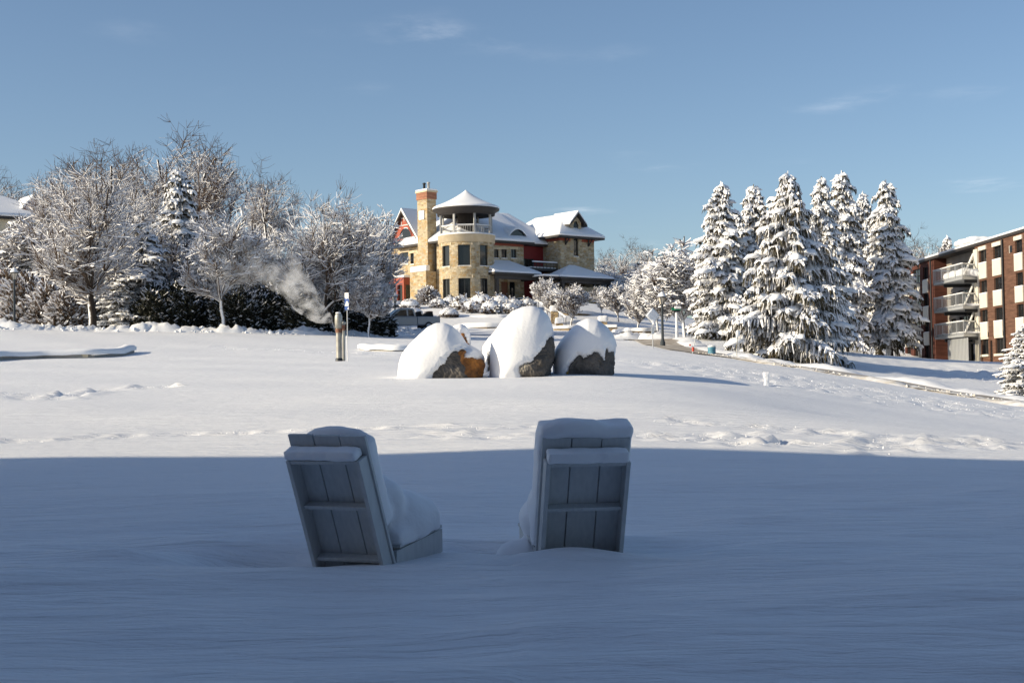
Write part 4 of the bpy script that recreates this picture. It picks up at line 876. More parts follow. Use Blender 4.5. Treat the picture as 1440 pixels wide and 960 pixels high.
for k in range(8):
    a = math.radians(-65 + k * 45); r = RT - .12
    MB().box(-.095, .095, -.095, .095, ztop + .02, zr + .1, mat=Matrix.Translation((r * math.sin(a), -r * math.cos(a), 0)) @ Matrix.Rotation(a, 4, 'Z')).build('tower_post', M['pale_post'], H_)
    a2 = a + math.radians(45); rl = MB()
    for zz, hh in ((ztop + .92, .10), (ztop + .18, .08)): rl.bar((r * math.sin(a), -r * math.cos(a), zz), (r * math.sin(a2), -r * math.cos(a2), zz), .08, hh)
    for q in range(1, 9):
        f = q / 9; x, y = r * (math.sin(a) * (1 - f) + math.sin(a2) * f), -r * (math.cos(a) * (1 - f) + math.cos(a2) * f); rl.bar((x, y, ztop + .2), (x, y, ztop + .9), .025, .025)
    rl = rl.build('railing', M['pale_post'], H_); tag(rl, kind='stuff')
    MB().bar((r * math.sin(a), -r * math.cos(a), ztop + 1.0), (r * math.sin(a2), -r * math.cos(a2), ztop + 1.0), .1, .06).build('railing_snow', M['snow'], rl)
m = MB(); m.lathe([(.9, ztop), (.9, zr)], 16); m.build('dark_infill', M['interior'], H_)  # near-black cylinder stands in for the shaded interior of the open top
m = MB(); m.lathe([(0, zr + .02), (RT - .3, zr), (RT - .1, zr - .28), (RT + .12, zr - .28), (RT + .15, zr + .0), (RT + .58, zr + .22), (RT + .6, zr + .38), (RT * .5, zr + 1.0), (0, zap - .2)], 48); tr = m.build('tower_roof', M['fascia'], H_)
m = MB(); R0 = RT + .63; hh = zap - zr - .4
prof = [(R0 - .02, zr + .385), (R0, zr + .47), (R0 - .06, zr + .56)] + [(R0 * (1 - t), zr + .58 + (hh - .18) * (t * .72 + .28 * t * t * t)) for t in [.06, .15, .25, .35, .45, .55, .65, .75, .85, .93]] + [(.0, zap)]
m.lathe(prof, 48); m.build('roof_snow', M['snow'], tr)
# left facade (lit), facing -a
AL, EZ = -1.5, hz(600, 337, -1.5, 5)
fl = flat((AL, 11.6), (0, -1))          # s runs from the far left end towards the tower; inward = +a
lop = [(2.2, 3.5, hz(576, 372, AL, 9), hz(576, 355, AL, 9)), (.5, 1.1, hz(559, 420, AL, 11), hz(559, 400, AL, 11)), (5.7, 6.5, hz(588, 418, AL, 5.5), hz(588, 398, AL, 5.5)), (3.9, 4.5, hz(582, 372, AL, 7.5), hz(582, 356, AL, 7.5))]
wall_mesh(fl, 0, 12.6, ZB - 1, EZ, lop).build('wall', M['stone'], H_)
for o in lop: window(H_, fl, o, 1, 0, True, .25, True)
# entrance bay in red timber on the left facade
e = MB(); zt_ = hz(575, 391, -2.6, 8.6); e.box(-2.7, AL - .003, 7.3, 9.9, zt_ - .75, zt_); e.box(-2.7, -2.45, 7.3, 7.55, ZB - .3, zt_ - .75); e.box(-2.7, -2.45, 8.45, 8.72, ZB - .3, zt_ - .75); e.box(-2.7, -2.45, 9.65, 9.9, ZB - .3, zt_ - .75)
en = e.build('entrance_bay', M['red'], H_); MB().box(-2.5, AL - .01, 7.4, 9.8, ZB - .3, zt_ - .75).build('door_glass', M['glass'], en)
for y in (7.9, 9.2): MB().box(-2.56, -2.51, y - .03, y + .03, ZB, zt_ - .75).build('door_frame', M['frame'], en)
blob('bay_snow', [('b', Matrix.Identity(4), -2.75, -1.5, 7.25, 9.95, zt_ + .0, zt_ + .3)], .1, en, M['snow'], 5, .06, 1.5, 2)
# middle facade (shaded), facing -b
BM = -1.0; fm = flat((1.5, BM), (1, 0)); EZm = hz(720, 340, 4.5, BM)
mop = [(a - 1.5 - w / 2, a - 1.5 + w / 2, hz(u, 363.5, a, BM), hz(u, 350.5, a, BM)) for a, u, w in ((3.1, 699, .6), (4.15, 710, .72), (5.45, 723, .72))]
ZF = ZB + .15
dop = (4.17 - 1.5 - .47, 4.17 - 1.5 + .47, ZF, hz(711, 396, 4.17, BM)); wop = (5.2 - 1.5 - .38, 5.2 - 1.5 + .38, ZF + .35, hz(723, 396, 5.2, BM))
wall_mesh(fm, 0, 5.3, ZB - 1, EZm, mop + [dop, wop]).build('wall', M['stone'], H_)
for o in mop: window(H_, fm, o, 2, 0, True, .25, True)
window(H_, fm, wop, 1, 1, True, .2, False)
d_ = MB(); d_.box(dop[0] + 1.5, dop[1] + 1.5, BM + .12, BM + .18, ZF, dop[3]); d_ = d_.build('door', M['door'], H_); MB().box(dop[1] + 1.36, dop[1] + 1.40, BM + .07, BM + .119, ZF + .95, ZF + 1.15).build('handle', M['grey_metal'], d_)
for a in (2.9, 6.0): MB().box(a - .09, a + .09, BM - .16, BM - .002, ZF + 1.75, ZF + 2.1).build('wall_lamp', M['yellow_light'], H_)
MB().box(1.6, 6.75, BM - .03, BM - .002, EZm - .42, EZm - .06).build('frieze', M['red'], H_)
wall_mesh(flat((6.8, BM), (0, 1)), 0, 1.2, ZB - 1, EZm, []).build('wall', M['stone'], H_)
# recess with red boards and balcony
AW, BW, AE = 10.4, -2.75, 15.3; EZw = hz(792, 332, AW, BW)
fr = flat((6.8, 0.0), (1, 0)); zbal = hz(760, 378, 8.5, -1.2)
rop = (.15, 2.35, zbal + .05, zbal + 1.15)
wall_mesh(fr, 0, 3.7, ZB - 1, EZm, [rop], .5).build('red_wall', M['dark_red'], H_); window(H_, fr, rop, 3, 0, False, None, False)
b_ = MB(); b_.box(6.83, 10.37, -2.35, -.01, zbal - .28, zbal - .02); bal = b_.build('balcony', M['fascia'], H_)
r_ = MB(); r_.bar((6.9, -2.3, zbal + .55), (10.35, -2.3, zbal + .55), .08, .07); r_.bar((6.9, -2.3, zbal + .25), (10.35, -2.3, zbal + .25), .05, .05)
for k in range(8): r_.bar((6.95 + k * .48, -2.3, zbal - .02), (6.95 + k * .48, -2.3, zbal + .55), .04, .04)
tag(r_.build('railing', M['fascia'], bal), kind='stuff'); MB().box(6.85, 10.36, -2.38, -2.22, zbal + .59, zbal + .72).build('railing_snow', M['snow'], bal, bevel=.05); MB().box(6.85, 10.35, -2.1, -.02, zbal - .015, zbal + .14).build('balcony_snow', M['snow'], bal, bevel=.05)
# right wing
wa = flat((AW, 5.0), (0, -1)); wall_mesh(wa, 0, 5.0 - BW, ZB - 1, EZw, []).build('wall', M['stone'], H_)
wb = flat((AW, BW), (1, 0)); dz1 = hz(812, 316, 12.66, BW); dz0 = hz(812, 361, 12.66, BW)
bop = [(2.26 - .33, 2.26 + .33, dz0, EZw - .02)]; lowop = [(3.6, 4.2, ZF + .8, ZF + 2.0)]
wall_mesh(wb, 0, AE - AW, ZB - 1, EZw, bop + lowop).build('wall', M['stone'], H_); window(H_, wb, (bop[0][0], bop[0][1], dz0, EZw - .02), 1, 2, True, None, True); window(H_, wb, lowop[0], 1, 0, True, .2, False)
wall_mesh(flat((AE, BW), (0, 1)), 0, 8, ZB - 1, EZw, []).build('wall', M['stone'], H_)
MB().box(AW + .0, 11.85, BW - .03, BW - .002, EZw - .45, EZw - .06).build('frieze', M['red'], H_); MB().box(13.5, AE, BW - .03, BW - .002, EZw - .45, EZw - .06).build('frieze', M['red'], H_)
MB().box(AW - .03, AW - .002, BW, 0, EZw - .45, EZw - .06).build('frieze', M['red'], H_)
# gabled wall dormer on the wing
DA, DW = 12.66, .78; dap = hz(816, 299, DA, BW)
dm = MB(); zb_, ze_ = EZw - .015, dap - 1.0
dm.add([(DA - DW, BW - .012, zb_), (DA - .33, BW - .012, zb_), (DA - .33, BW - .012, dz1), (DA - .17, BW - .012, dz1 + .3), (DA, BW - .012, dz1 + .4), (DA, BW - .012, dap - .1), (DA - DW, BW - .012, ze_)], [(0, 1, 2, 3, 4, 5, 6)])
dm.add([(DA + .33, BW - .012, zb_), (DA + DW, BW - .012, zb_), (DA + DW, BW - .012, ze_), (DA, BW - .012, dap - .1), (DA, BW - .012, dz1 + .4), (DA + .17, BW - .012, dz1 + .3), (DA + .33, BW - .012, dz1)], [(0, 1, 2, 3, 4, 5, 6)])
for s in (-1, 1): dm.add([(DA + s * DW, BW - .012, zb_), (DA + s * DW, BW + 2.4, zb_), (DA + s * DW, BW + 2.4, ze_), (DA + s * DW, BW - .012, ze_)], [(0, 1, 2, 3)])
dorm = dm.build('dormer', M['stone'], H_)
g_ = MB(); g_.add([(DA - .33, BW + .1, zb_), (DA + .33, BW + .1, zb_), (DA + .33, BW + .1, dz1), (DA + .17, BW + .1, dz1 + .3), (DA, BW + .1, dz1 + .4), (DA - .17, BW + .1, dz1 + .3), (DA - .33, BW + .1, dz1)], [(0, 1, 2, 3, 4, 5, 6)]); g_.build('pane', M['glass'], dorm)
MB().bar((DA, BW + .07, zb_), (DA, BW + .07, dz1 + .4), .04, .04, up=(0, 1, 0)).build('mullion', M['frame'], dorm)
dr = MB()
for s in (-1, 1): dr.add([(DA, BW - .5, dap), (DA + s * 1.25, BW - .5, dap - 1.3), (DA + s * 1.25, BW - .5, dap - 1.5), (DA, BW - .5, dap - .22), (DA, BW + 3.4, dap), (DA + s * 1.25, BW + 2.6, dap - 1.3), (DA + s * 1.25, BW + 2.6, dap - 1.5), (DA, BW + 3.4, dap - .22)], [(0, 1, 2, 3), (0, 4, 5, 1), (3, 2, 6, 7), (1, 5, 6, 2)])
dr = dr.build('dormer_roof', M['fascia'], H_); ds = MB()
for s in (-1, 1): ds.add([(DA, BW - .48, dap + .003), (DA + s * 1.27, BW - .48, dap - 1.3), (DA + s * 1.22, BW - .48, dap - 1.12), (DA, BW - .48, dap + .2), (DA, BW + 3.4, dap + .003), (DA + s * 1.27, BW + 2.6, dap - 1.3), (DA + s * 1.22, BW + 2.6, dap - 1.12), (DA, BW + 3.4, dap + .2)], [(0, 1, 2, 3), (3, 2, 6, 7), (1, 5, 6, 2)])
ds.build('roof_snow', M['snow'], dr)
for a in (11.1, 14.4):
    m = MB(); m.prism([(-.07, EZw - .9), (.07, EZw - .9), (.07, EZw - .1), (-.07, EZw - .1)], -.12, 0, mat=Matrix.Translation((a, BW - .031, 0))); m.bar((a, BW - .1, EZw - .85), (a, BW - .75, EZw - .12), .1, .1); m.build('bracket', M['fascia'], H_)
# roofs
roof(H_, AL - .75, 7.7, BM - .75, 9.8, EZm + .02, hz(720, 299, 8, 4.2) - EZm - .25, 'x', False, True, inset=4.6)
roof(H_, 7.71, 12.4, -.75, 9.2, EZm + .03, hz(735, 301, 10, 4.2) - EZm - .25, 'x', True, False, inset=3.2)
roof(H_, AW - .8, AE + .85, BW - .8, 7, EZw + .02, hz(782, 302, 12.9, .5) - EZw - .25, 'y', False, False, inset=3.0)
# eyebrow dormer on the main roof
eb = MB(); zz_ = hz(742, 334, 6.4, -.9); n = 14
arc = [(-1.1 + 2.2 * k / n, .72 * max(0, math.cos(math.pi * (k / n - .5))) ** .8) for k in range(n + 1)]
eb.add([(5.9 + x, -1.05, zz_ + .05 + z) for x, z in arc] + [(5.9, -1.05, zz_)], [tuple(range(n + 2))]); ebo = eb.build('eyebrow_window', M['glass'], H_)
es = MB()
for k in range(n):
    (xa, za), (xb, zb2) = arc[k], arc[k + 1]
    es.add([(5.9 + xa * 1.08, -1.25, zz_ + .05 + za * 1.05), (5.9 + xb * 1.08, -1.25, zz_ + .05 + zb2 * 1.05), (5.9 + xb * 1.16, -1.22, zz_ + .13 + zb2 * 1.3), (5.9 + xa * 1.16, -1.22, zz_ + .13 + za * 1.3), (5.9 + xb * 1.1, 2.2, zz_ + .9 + zb2 * 1.0), (5.9 + xa * 1.1, 2.2, zz_ + .9 + za)], [(0, 1, 2, 3), (3, 2, 4, 5)], smooth=True)
es.build('roof_snow', M['snow'], ebo)
# red gable over the left facade
GB, GHW = 8.9, 2.65; gz0 = EZ + .35; gap = hz(575, 295.5, AL, GB); gg = MB(); gx = AL + .15
gg.add([(gx, GB + GHW, gz0 - .35), (gx, GB - GHW, gz0 - .35), (gx, GB, gap - .15)], [(0, 1, 2)]); gab = gg.build('gable', M['red'], H_)
aw = MB(); n = 14; aw.add([(gx - .03, GB - .2 + 1.1 * math.cos(math.pi * k / n), gz0 + .1 + 1.1 * math.sin(math.pi * k / n)) for k in range(n + 1)], [tuple(range(n + 1))[::-1]]); aw.build('arched_window', M['glass'], gab)
for k in range(n): 
    a0, a1 = math.pi * k / n, math.pi * (k + 1) / n
    MB().bar((gx - .05, GB - .2 + 1.14 * math.cos(a0), gz0 + .1 + 1.14 * math.sin(a0)), (gx - .05, GB - .2 + 1.14 * math.cos(a1), gz0 + .1 + 1.14 * math.sin(a1)), .06, .07).build('arch_trim', M['snow'] if 5 < k < 9 else M['red'], gab)
for i, (y, z, hgt) in enumerate([(GB, gap - 1.0, .55), (GB - .55, gap - 1.35, .45), (GB + .5, gap - 1.35, .45)]): MB().box(gx - .05, gx - .005, y - .03, y + .03, z - .2, z - .2 + hgt).build('trim_strip', M['white_paint'], gab)
for y0, y1, z in ((GB - .75, GB + .75, gap - .85), (GB - 1.5, GB + 1.4, gap - 1.6)): MB().box(gx - .06, gx - .006, y0, y1, z - .03, z + .04).build('trim_strip', M['white_paint'], gab)
gr = MB(); gs = MB()
for s in (-1, 1):
    sl = (gap - gz0) / GHW; yo = GB + s * (GHW + .45); zo = gap - sl * (GHW + .45)
    gr.add([(gx - .45, GB, gap), (gx - .45, yo, zo), (gx - .45, yo, zo - .22), (gx - .45, GB, gap - .26), (gx + 4, GB, gap), (gx + 4, yo, zo), (gx + 4, yo, zo - .22), (gx + 4, GB, gap - .26)], [(0, 1, 2, 3), (0, 4, 5, 1), (3, 2, 6, 7), (1, 5, 6, 2)])
    gs.add([(gx - .47, GB, gap + .004), (gx - .47, yo, zo + .004), (gx - .42, yo, zo + .2), (gx - .42, GB, gap + .24), (gx + 4, GB, gap + .004), (gx + 4, yo, zo), (gx + 4, yo, zo + .2), (gx + 4, GB, gap + .24)], [(0, 1, 2, 3), (3, 2, 6, 7), (1, 5, 6, 2)])
gro = gr.build('gable_roof', M['fascia'], H_); gs.build('roof_snow', M['snow'], gro)
# chimney with breast down the facade
zc = hz(600, 268, -2.2, 4); ch = MB(); ch.box(-2.35, -1.2, 3.5, 5.2, ZB - .6, zc - .9)
chm = ch.build('chimney', M['stone'], H_); MB().box(-2.42, -1.13, 3.43, 5.27, zc - .9, zc - .18).build('brick_band', M['chimney_brick'], chm); MB().box(-2.5, -1.05, 3.35, 5.35, zc - .18, zc - .02).build('cap', M['lintel'], chm)
MB().box(-2.48, -1.07, 3.37, 5.33, zc - .018, zc + .16).build('cap_snow', M['snow'], chm, bevel=.06)
MB().box(-2.9, -1.6, 3.1, 5.9, ZB - .6, hz(603, 382, -2.7, 4)).build('chimney_base', M['stone'], chm); blob('base_snow', [('b', Matrix.Identity(4), -2.92, -2.34, 3.05, 5.9, hz(603, 382, -2.7, 4) + .0, hz(603, 378, -2.7, 4) + .35)], .1, chm, M['snow'], 6)
blob('wall_snow', [('b', Matrix.Translation((-2.36, 4.4, zc - 2.6)), -.1, .02, -.45, .45, -.4, .55)], .05, chm, M['snow'], 5)
for y in (4.0, 4.75):
    m = MB(); m.lathe([(.13, zc + .0), (.13, zc + .75), (.18, zc + .78), (.18, zc + .88), (0, zc + .95)], 10, c=(-1.75, y)); m.build('flue_pot', M['dark_metal'] if y > 4.5 else M['pale_post'], chm)
MB().tube([(-1.62, 3.2, ZB - .3), (-1.62, 3.2, EZ - .3), (-1.9, 3.0, EZ - .05)], .07, 8).build('downpipe', M['dark_metal'], H_)
# porch by the door
zp = hz(728, 384, 4, -3.6)
def lean(parent, a0, a1, b0, b1, z0, z1, hip_r=1.8, hip_l=0, name='porch_roof'):
    v = [(a0, b0, z0), (a1, b0, z0), (a1, b1, z0), (a0, b1, z0), (a0 + hip_l, b1, z1), (a1 - hip_r, b1, z1)]; m = MB()
    m.add([(x, y, z - .22) for x, y, z in v[:4]] + v[:4], [(3, 2, 1, 0), (0, 1, 5, 4), (1, 2, 6, 5), (3, 0, 4, 7)]); m.add(v, [(0, 1, 5, 4), (1, 2, 5), (3, 0, 4)])
    o = m.build(name, M['fascia'], parent)
    g = .03; v2 = [(a0 - g, b0 - g, z0 + .01), (a1 + g, b0 - g, z0 + .01), (a1 + g, b1 - .02, z0 + .01), (a0 - g, b1 - .02, z0 + .01)]; t = .24
    v3 = [(x + (.08 if i in (0, 3) else -.08), y + (.08 if i < 2 else 0), z + t * .8) for i, (x, y, z) in enumerate(v2)] + [(a0 + hip_l, b1 - .02, z1 + t), (a1 - hip_r, b1 - .02, z1 + t)]
    s = MB(); s.add(v2 + v3, [(0, 1, 5, 4), (1, 2, 6, 5), (3, 0, 4, 7), (4, 5, 9, 8), (5, 6, 9), (7, 4, 8)]); s.build('porch_snow', M['snow'], o); return o
po = lean(H_, .6, 6.9, -3.7, BM - .003, zp, hz(703, 368, 2.6, BM), 2.1, .3)
MB().box(.9, 6.6, -3.45, -3.2, zp - .65, zp - .223).build('porch_beam', M['fascia'], po); MB().box(6.35, 6.6, -3.19, BM - .01, zp - .6, zp - .223).build('porch_beam', M['fascia'], po)
for a in (1.2, 6.4): MB().box(a - .17, a + .17, -3.48, -3.14, ZB - .4, zp - .651).build('porch_post', M['fascia'], po)
MB().box(2.4, 6.9, -3.7, BM - .01, ZB - .6, ZF).build('porch_floor', M['terrace_stone'], H_)
be = MB(); be.box(4.6, 6.1, -2.9, -2.4, ZF + .38, ZF + .46); 
for a in (4.65, 5.95): be.box(a, a + .1, -2.85, -2.45, ZF, ZF + .379)
be = be.build('bench', M['fascia'], H_); MB().box(4.62, 6.08, -2.88, -2.42, ZF + .461, ZF + .56).build('bench_snow', M['snow'], be, bevel=.03)
zq = hz(820, 391, 12, -5.4)
p2 = lean(H_, 8.0, 15.6, -5.5, BW - .003, zq, hz(812, 376, 12.6, BW), 3.2, 3.6)
MB().box(8.3, 15.3, -5.25, -5.0, zq - .6, zq - .223).build('porch_beam', M['fascia'], p2); MB().box(15.0, 15.25, -4.99, BW - .01, zq - .58, zq - .223).build('porch_beam', M['fascia'], p2)
for a in (8.5, 15.1): MB().box(a - .16, a + .16, -5.28, -4.96, ZB - 1, zq - .601).build('porch_post', M['fascia'], p2)
MB().box(9.2, 14.6, -4.6, BW - .02, ZB - 1.2, zq - .9).build('lower_room', M['stone'], H_)
MB().box(5.9, 8.2, -5.2, -2.4, zq - .1, zq + .02).build('canopy', M['fascia'], H_); MB().box(5.85, 7.96, -5.25, -2.4, zq + .022, zq + .22).build('canopy_snow', M['snow'], H_, bevel=.06)

# ------------------------------------------------------------------ terraces, shrubs, steps before the house
def arc_wall(label, pts, h, th, z_of, snow=.3):
    """low dry-stone retaining wall following a line, with a thick snow cushion"""
    c = thing('stone_wall', label, 'wall', (*pts[0], z_of(*pts[0]) - .3), 0, 'low terrace walls'); o0 = Vector((*pts[0], z_of(*pts[0]) - .3))
    def strip(w, za, zb, rnd=False):
        mb = MB(); V = []
        for i, (x, y) in enumerate(pts):
            a, b = pts[max(i - 1, 0)], pts[min(i + 1, len(pts) - 1)]; d = Vector((b[0] - a[0], b[1] - a[1])).normalized(); n_ = Vector((-d.y, d.x)); zz = z_of(x, y)
            prof = ([(-w, za), (-w * 1.05, zb * .6 + za * .4), (-w * .6, zb), (w * .6, zb), (w * 1.05, zb * .6 + za * .4), (w, za)] if rnd else [(-w, za), (-w, zb), (w, zb), (w, za)])
            V.append([Vector((x + n_.x * t, y + n_.y * t, zz + z_ + (.06 * noise.noise(Vector((x, y, t * 2))) if rnd else 0))) - o0 for t, z_ in prof])
        k = len(V[0]); mb.add([p for r in V for p in r], [(i * k + j, i * k + j + 1, (i + 1) * k + j + 1, (i + 1) * k + j) for i in range(len(V) - 1) for j in range(k - 1)], smooth=rnd)
        mb.add(V[0], [tuple(range(k))]); mb.add(V[-1], [tuple(range(k))[::-1]]); return mb
    strip(th / 2, -.8, h).build('stone_course', M['terrace_stone'], c); strip(th / 2 + .1, h + .004, h + snow, True).build('snow_cap', M['snow'], c); return c
def lerp_pts(a, n): 
    out = []
    for i in range(len(a) - 1): out += [(a[i][0] + (a[i + 1][0] - a[i][0]) * k / n, a[i][1] + (a[i + 1][1] - a[i][1]) * k / n) for k in range(n)]
    return out + [a[-1]]
def pw(lst, v, n=5): q = [P(u, v, Y) for u, Y in lst]; return lerp_pts([(p.x, p.y) for p in q], n)
za_ = zat(680, 449, 131); zb2_ = zat(680, 464, 125)
arc_wall('upper curved terrace wall below the tower shrubs', pw([(640, 134), (655, 131.5), (680, 130.5), (705, 130.5), (735, 132)], 450), .0, .5, lambda x, y: za_, .38)
arc_wall('lower curved terrace wall behind the boulders', pw([(645, 127), (660, 124.8), (685, 124), (715, 124.5), (740, 126)], 465), .0, .5, lambda x, y: zb2_ + .2, .42)
arc_wall('sunlit low wall under the right round tree', pw([(866, 121), (885, 118), (905, 117.5), (921, 118.5)], 470), .0, .5, lambda x, y: zat(885, 466, 118), .3)
arc_wall('shaded wall running down beside the steps', pw([(776, 136), (800, 133), (822, 134), (845, 138)], 448), .0, .5, lambda x, y: zat(810, 440, 133) - max(0, x - 5.5) * .05, .3)
arc_wall('dark wall behind the right boulder', pw([(778, 122), (800, 121), (825, 122), (868, 121.5)], 470), .0, .45, lambda x, y: zat(800, 462, 122), .25)
arc_wall('short brown wall block behind the pickup', pw([(536, 126), (545, 124.5), (554, 124)], 455), .0, .6, lambda x, y: zat(545, 446, 125), .35)
def pier(label, u, vt, vb, Y, w):
    p = P(u, vb, Y); h = P(u, vt, Y).z - p.z; t = thing('stone_pier', label, 'pier', (p.x, Y, p.z), 0, 'stone piers by the steps'); MB().box(-w, w, -w, w, -.6, h).build('shaft', M['terrace_stone'], t)
    blob('snow_cap', [('b', Matrix.Identity(4), -w * 1.25, w * 1.25, -w * 1.25, w * 1.25, h + .0, h + .55)], .09, t, M['snow'], 5, .05, 2, u)
pier('upper snow-topped stone pier at the foot of the handrail', 780, 438, 450, 127, .33); pier('lower snow-topped stone pier between the boulders', 787, 455, 462, 122, .3); pier('stone pier block right of the right boulder', 848, 453, 461, 122, .35)
def rail(label, a, b, Y0, Y1):
    p, q = P(*a, Y0), P(*b, Y1); t = thing('handrail', label, 'handrail', p, 0, 'handrails of the house steps'); d = q - p
    MB().bar((0, 0, 0), d, .05, .05).build('rail', M['dark_metal'], t); MB().bar((0, 0, .06), d + Vector((0, 0, .06)), .12, .1).build('rail_snow', M['snow'], t)
    for f in (.02, .5, .98): MB().bar(d * f + Vector((0, 0, -.02)), d * f - Vector((0, 0, 1.1)), .05, .05).build('post', M['dark_metal'], t)
rail('upper handrail of the steps below the porch', (757, 424), (770, 432), 134, 130); rail('lower handrail of the steps near the pier', (785, 438), (796, 447), 126, 123)
def ball(label, u, v, Y, r, kind=0, group='rounded shrubs before the house'):
    p = P(u, v + 3, Y); g = gz(p.x, Y); p.z = max(g - .05, p.z - r * .6); t = thing('rounded_shrub', label, 'shrub', (p.x, Y, p.z), u * 1.0, group, (r, r, r))
    link('foliage', BALL[kind][1], t); link('stem', BALL[kind][0], t); link('snow_cap', BCAP[kind], t)
BALL = [bush_mesh(21, 1.0, .95, 900, None, .35, M['twig'], r=.035, L=.22, snow=.05, lump=.12, shell=.75), bush_mesh(22, 1.05, 1.0, 1300, None, .8, M['twig'], r=.035, L=.32, snow=.09, lump=.35, shell=.5)]
def cap_mesh(seed, k):
    v, f = ICO3; V = []
    for p in v:
        q = Vector(p); z = max(q.z, -.15 + .12 * noise.noise(q * 4)); s = 1 + .10 * noise.noise(q * 1.8 + Vector((seed, 0, 0))) + (.16 if k else .05) * noise.noise(q * 5)
        V.append((q.x * s * 1.0 * k_[k], q.y * s * k_[k], (z * (.72, .85)[k] + (.36, .42)[k]) * s))
    return arr_mesh('snow_cap', np.array(V), f, [M['snow']])
k_ = (1.02, 1.0); BCAP = [cap_mesh(1, 0), cap_mesh(6, 1)]
for i, (u, v, Y, r, k, lab) in enumerate([(576, 431, 137, .92, 0, 'upper rounded shrub on the lawn before the red entrance'), (581, 445, 131, .82, 0, 'lower rounded shrub on the lawn above the pickup'), (631, 446, 131, .84, 0, 'rounded shrub standing alone left of the terrace walls'),
                                          (544, 428, 138, .7, 0, 'leftmost rounded shrub by the house wall'), (556, 428, 139, .62, 0, 'small rounded shrub beside the house lamp'), (632, 425, 138.5, .75, 1, 'snowy shrub under the left tower window'), (616, 429, 137.5, .72, 1, 'snowy shrub between entrance and tower'),
                                          (669, 421, 139, .62, 1, 'snow-heaped shrub under the middle tower window'), (649, 434, 135.5, 1.0, 1, 'spreading snowy shrub before the tower, left of three'), (677, 434, 135, 1.15, 1, 'spreading snowy shrub before the tower, middle of three'), (703, 433, 135.5, 1.05, 1, 'spreading snowy shrub before the tower, right of three'),
                                          (663, 442, 133.5, .85, 1, 'low snowy shrub above the upper terrace wall, left'), (690, 442, 133, .95, 1, 'low snowy shrub above the upper terrace wall, middle'), (722, 434, 135, .85, 1, 'snowy shrub before the porch door'), (741, 432, 135.5, .8, 1, 'snowy shrub before the porch post'), (716, 444, 133, .8, 1, 'low snowy shrub above the upper terrace wall, right')]):
    ball(lab, u, v, Y, r, k)
for (u, v, Y, s, lab) in [(602, 420, 141.5, .85, 'bare frosted shrub against the tower left of its windows'), (768, 415, 134, 1.0, 'dark twiggy shrub beside the porch post')]:
    p = P(u, v + 4, Y); place_tree('snowy_shrub', lab, SH if u < 700 else TE, (p.x, Y, gz(p.x, Y) - .1), 1, s, 'bare shrubs by the house')

# ------------------------------------------------------------------ brick apartment block on the right
XF, YF = 43.5, 158.0
AP = thing('apartment_block', 'four-storey brown brick apartment block with cream panels and white balconies', 'apartment building', (XF, YF, 0), 0)
def ax(s, z, i, off=0): return (i + off, -s, z)
amap = lambda s, z, i: (i, -s, z)
def Ys(u, X=XF): return X * FPX / (u - CU)
def ss_(u): return YF - Ys(u)
ztops = [zat(1405, v, 127) for v in (346, 390, 432.5, 475)]; zbots = [z - 1.2 for z in ztops[:3]] + [zat(1405, 497, 127)]; ZR = 13.42; ZG = 1.4
colsA = [(ss_(1380.5), ss_(1390)), (ss_(1400), ss_(1411)), (ss_(1431), ss_(1441)), (ss_(1462), ss_(1474))]
ops = [(a, b, z0, z1) for a, b in colsA for z0, z1 in zip(zbots, ztops)]
dr_ = (ss_(1391.8), ss_(1395.6), ZG + .9, ZG + 3.1)
wall_mesh(amap, ss_(1374), 47, ZG, ZR, ops + [dr_], .3).build('brick_wall', M['brick'], AP)
def abox(name, s0, s1, z0, z1, i0, i1, material, parent=AP, bevel=0): return MB().box(i0, i1, -s1, -s0, z0, z1).build(name, material, parent, bevel=bevel)
for a, b in colsA:
    for k, (z0, z1) in enumerate(zip(zbots, ztops)):
        window(AP, amap, (a, b, z0, z1), 2, 0, False, None, False, .2)
        nxt = ztops[k + 1] if k < 3 else None
        if nxt: abox('cream_panel', a - .12, b + .12, nxt + .18, z0 - .004, -.10, -.003, M['panel']); abox('panel_snow', a - .1, b + .1, z0 - .003, z0 + .07, -.11, .1, M['snow'])
        else: abox('sill', a - .15, b + .15, z0 - .2, z0 - .004, -.14, -.003, M['panel'])
    abox('cream_panel', a - .12, b + .12, ztops[0] + .003, ztops[0] + .36, -.10, -.003, M['panel'])
    abox('cream_panel', a - .12, b + .12, ztops[3] + .004, ztops[3] + .62, -.07, -.002, M['panel'])
MB().box(.12, .17, -dr_[1], -dr_[0], dr_[2], dr_[3]).build('door', M['glass'], AP)
abox('cream_pier', ss_(1374) + .0, ss_(1380) - .15, ZG, ZR - .3, -.16, -.004, M['panel'])
for i, u in enumerate((1414.5, 1312.5)): MB().tube([(-.12, -ss_(u), ZG), (-.12, -ss_(u), ZR - .1)], .09, 8).build('downpipe', M['dark_metal'], AP)
abox('vent_grille', ss_(1424), ss_(1427), 12.0, 12.55, -.05, -.003, M['dark_metal']); abox('vent_frame', ss_(1423.4), ss_(1424) - .02, 11.95, 12.6, -.06, -.003, M['panel'])
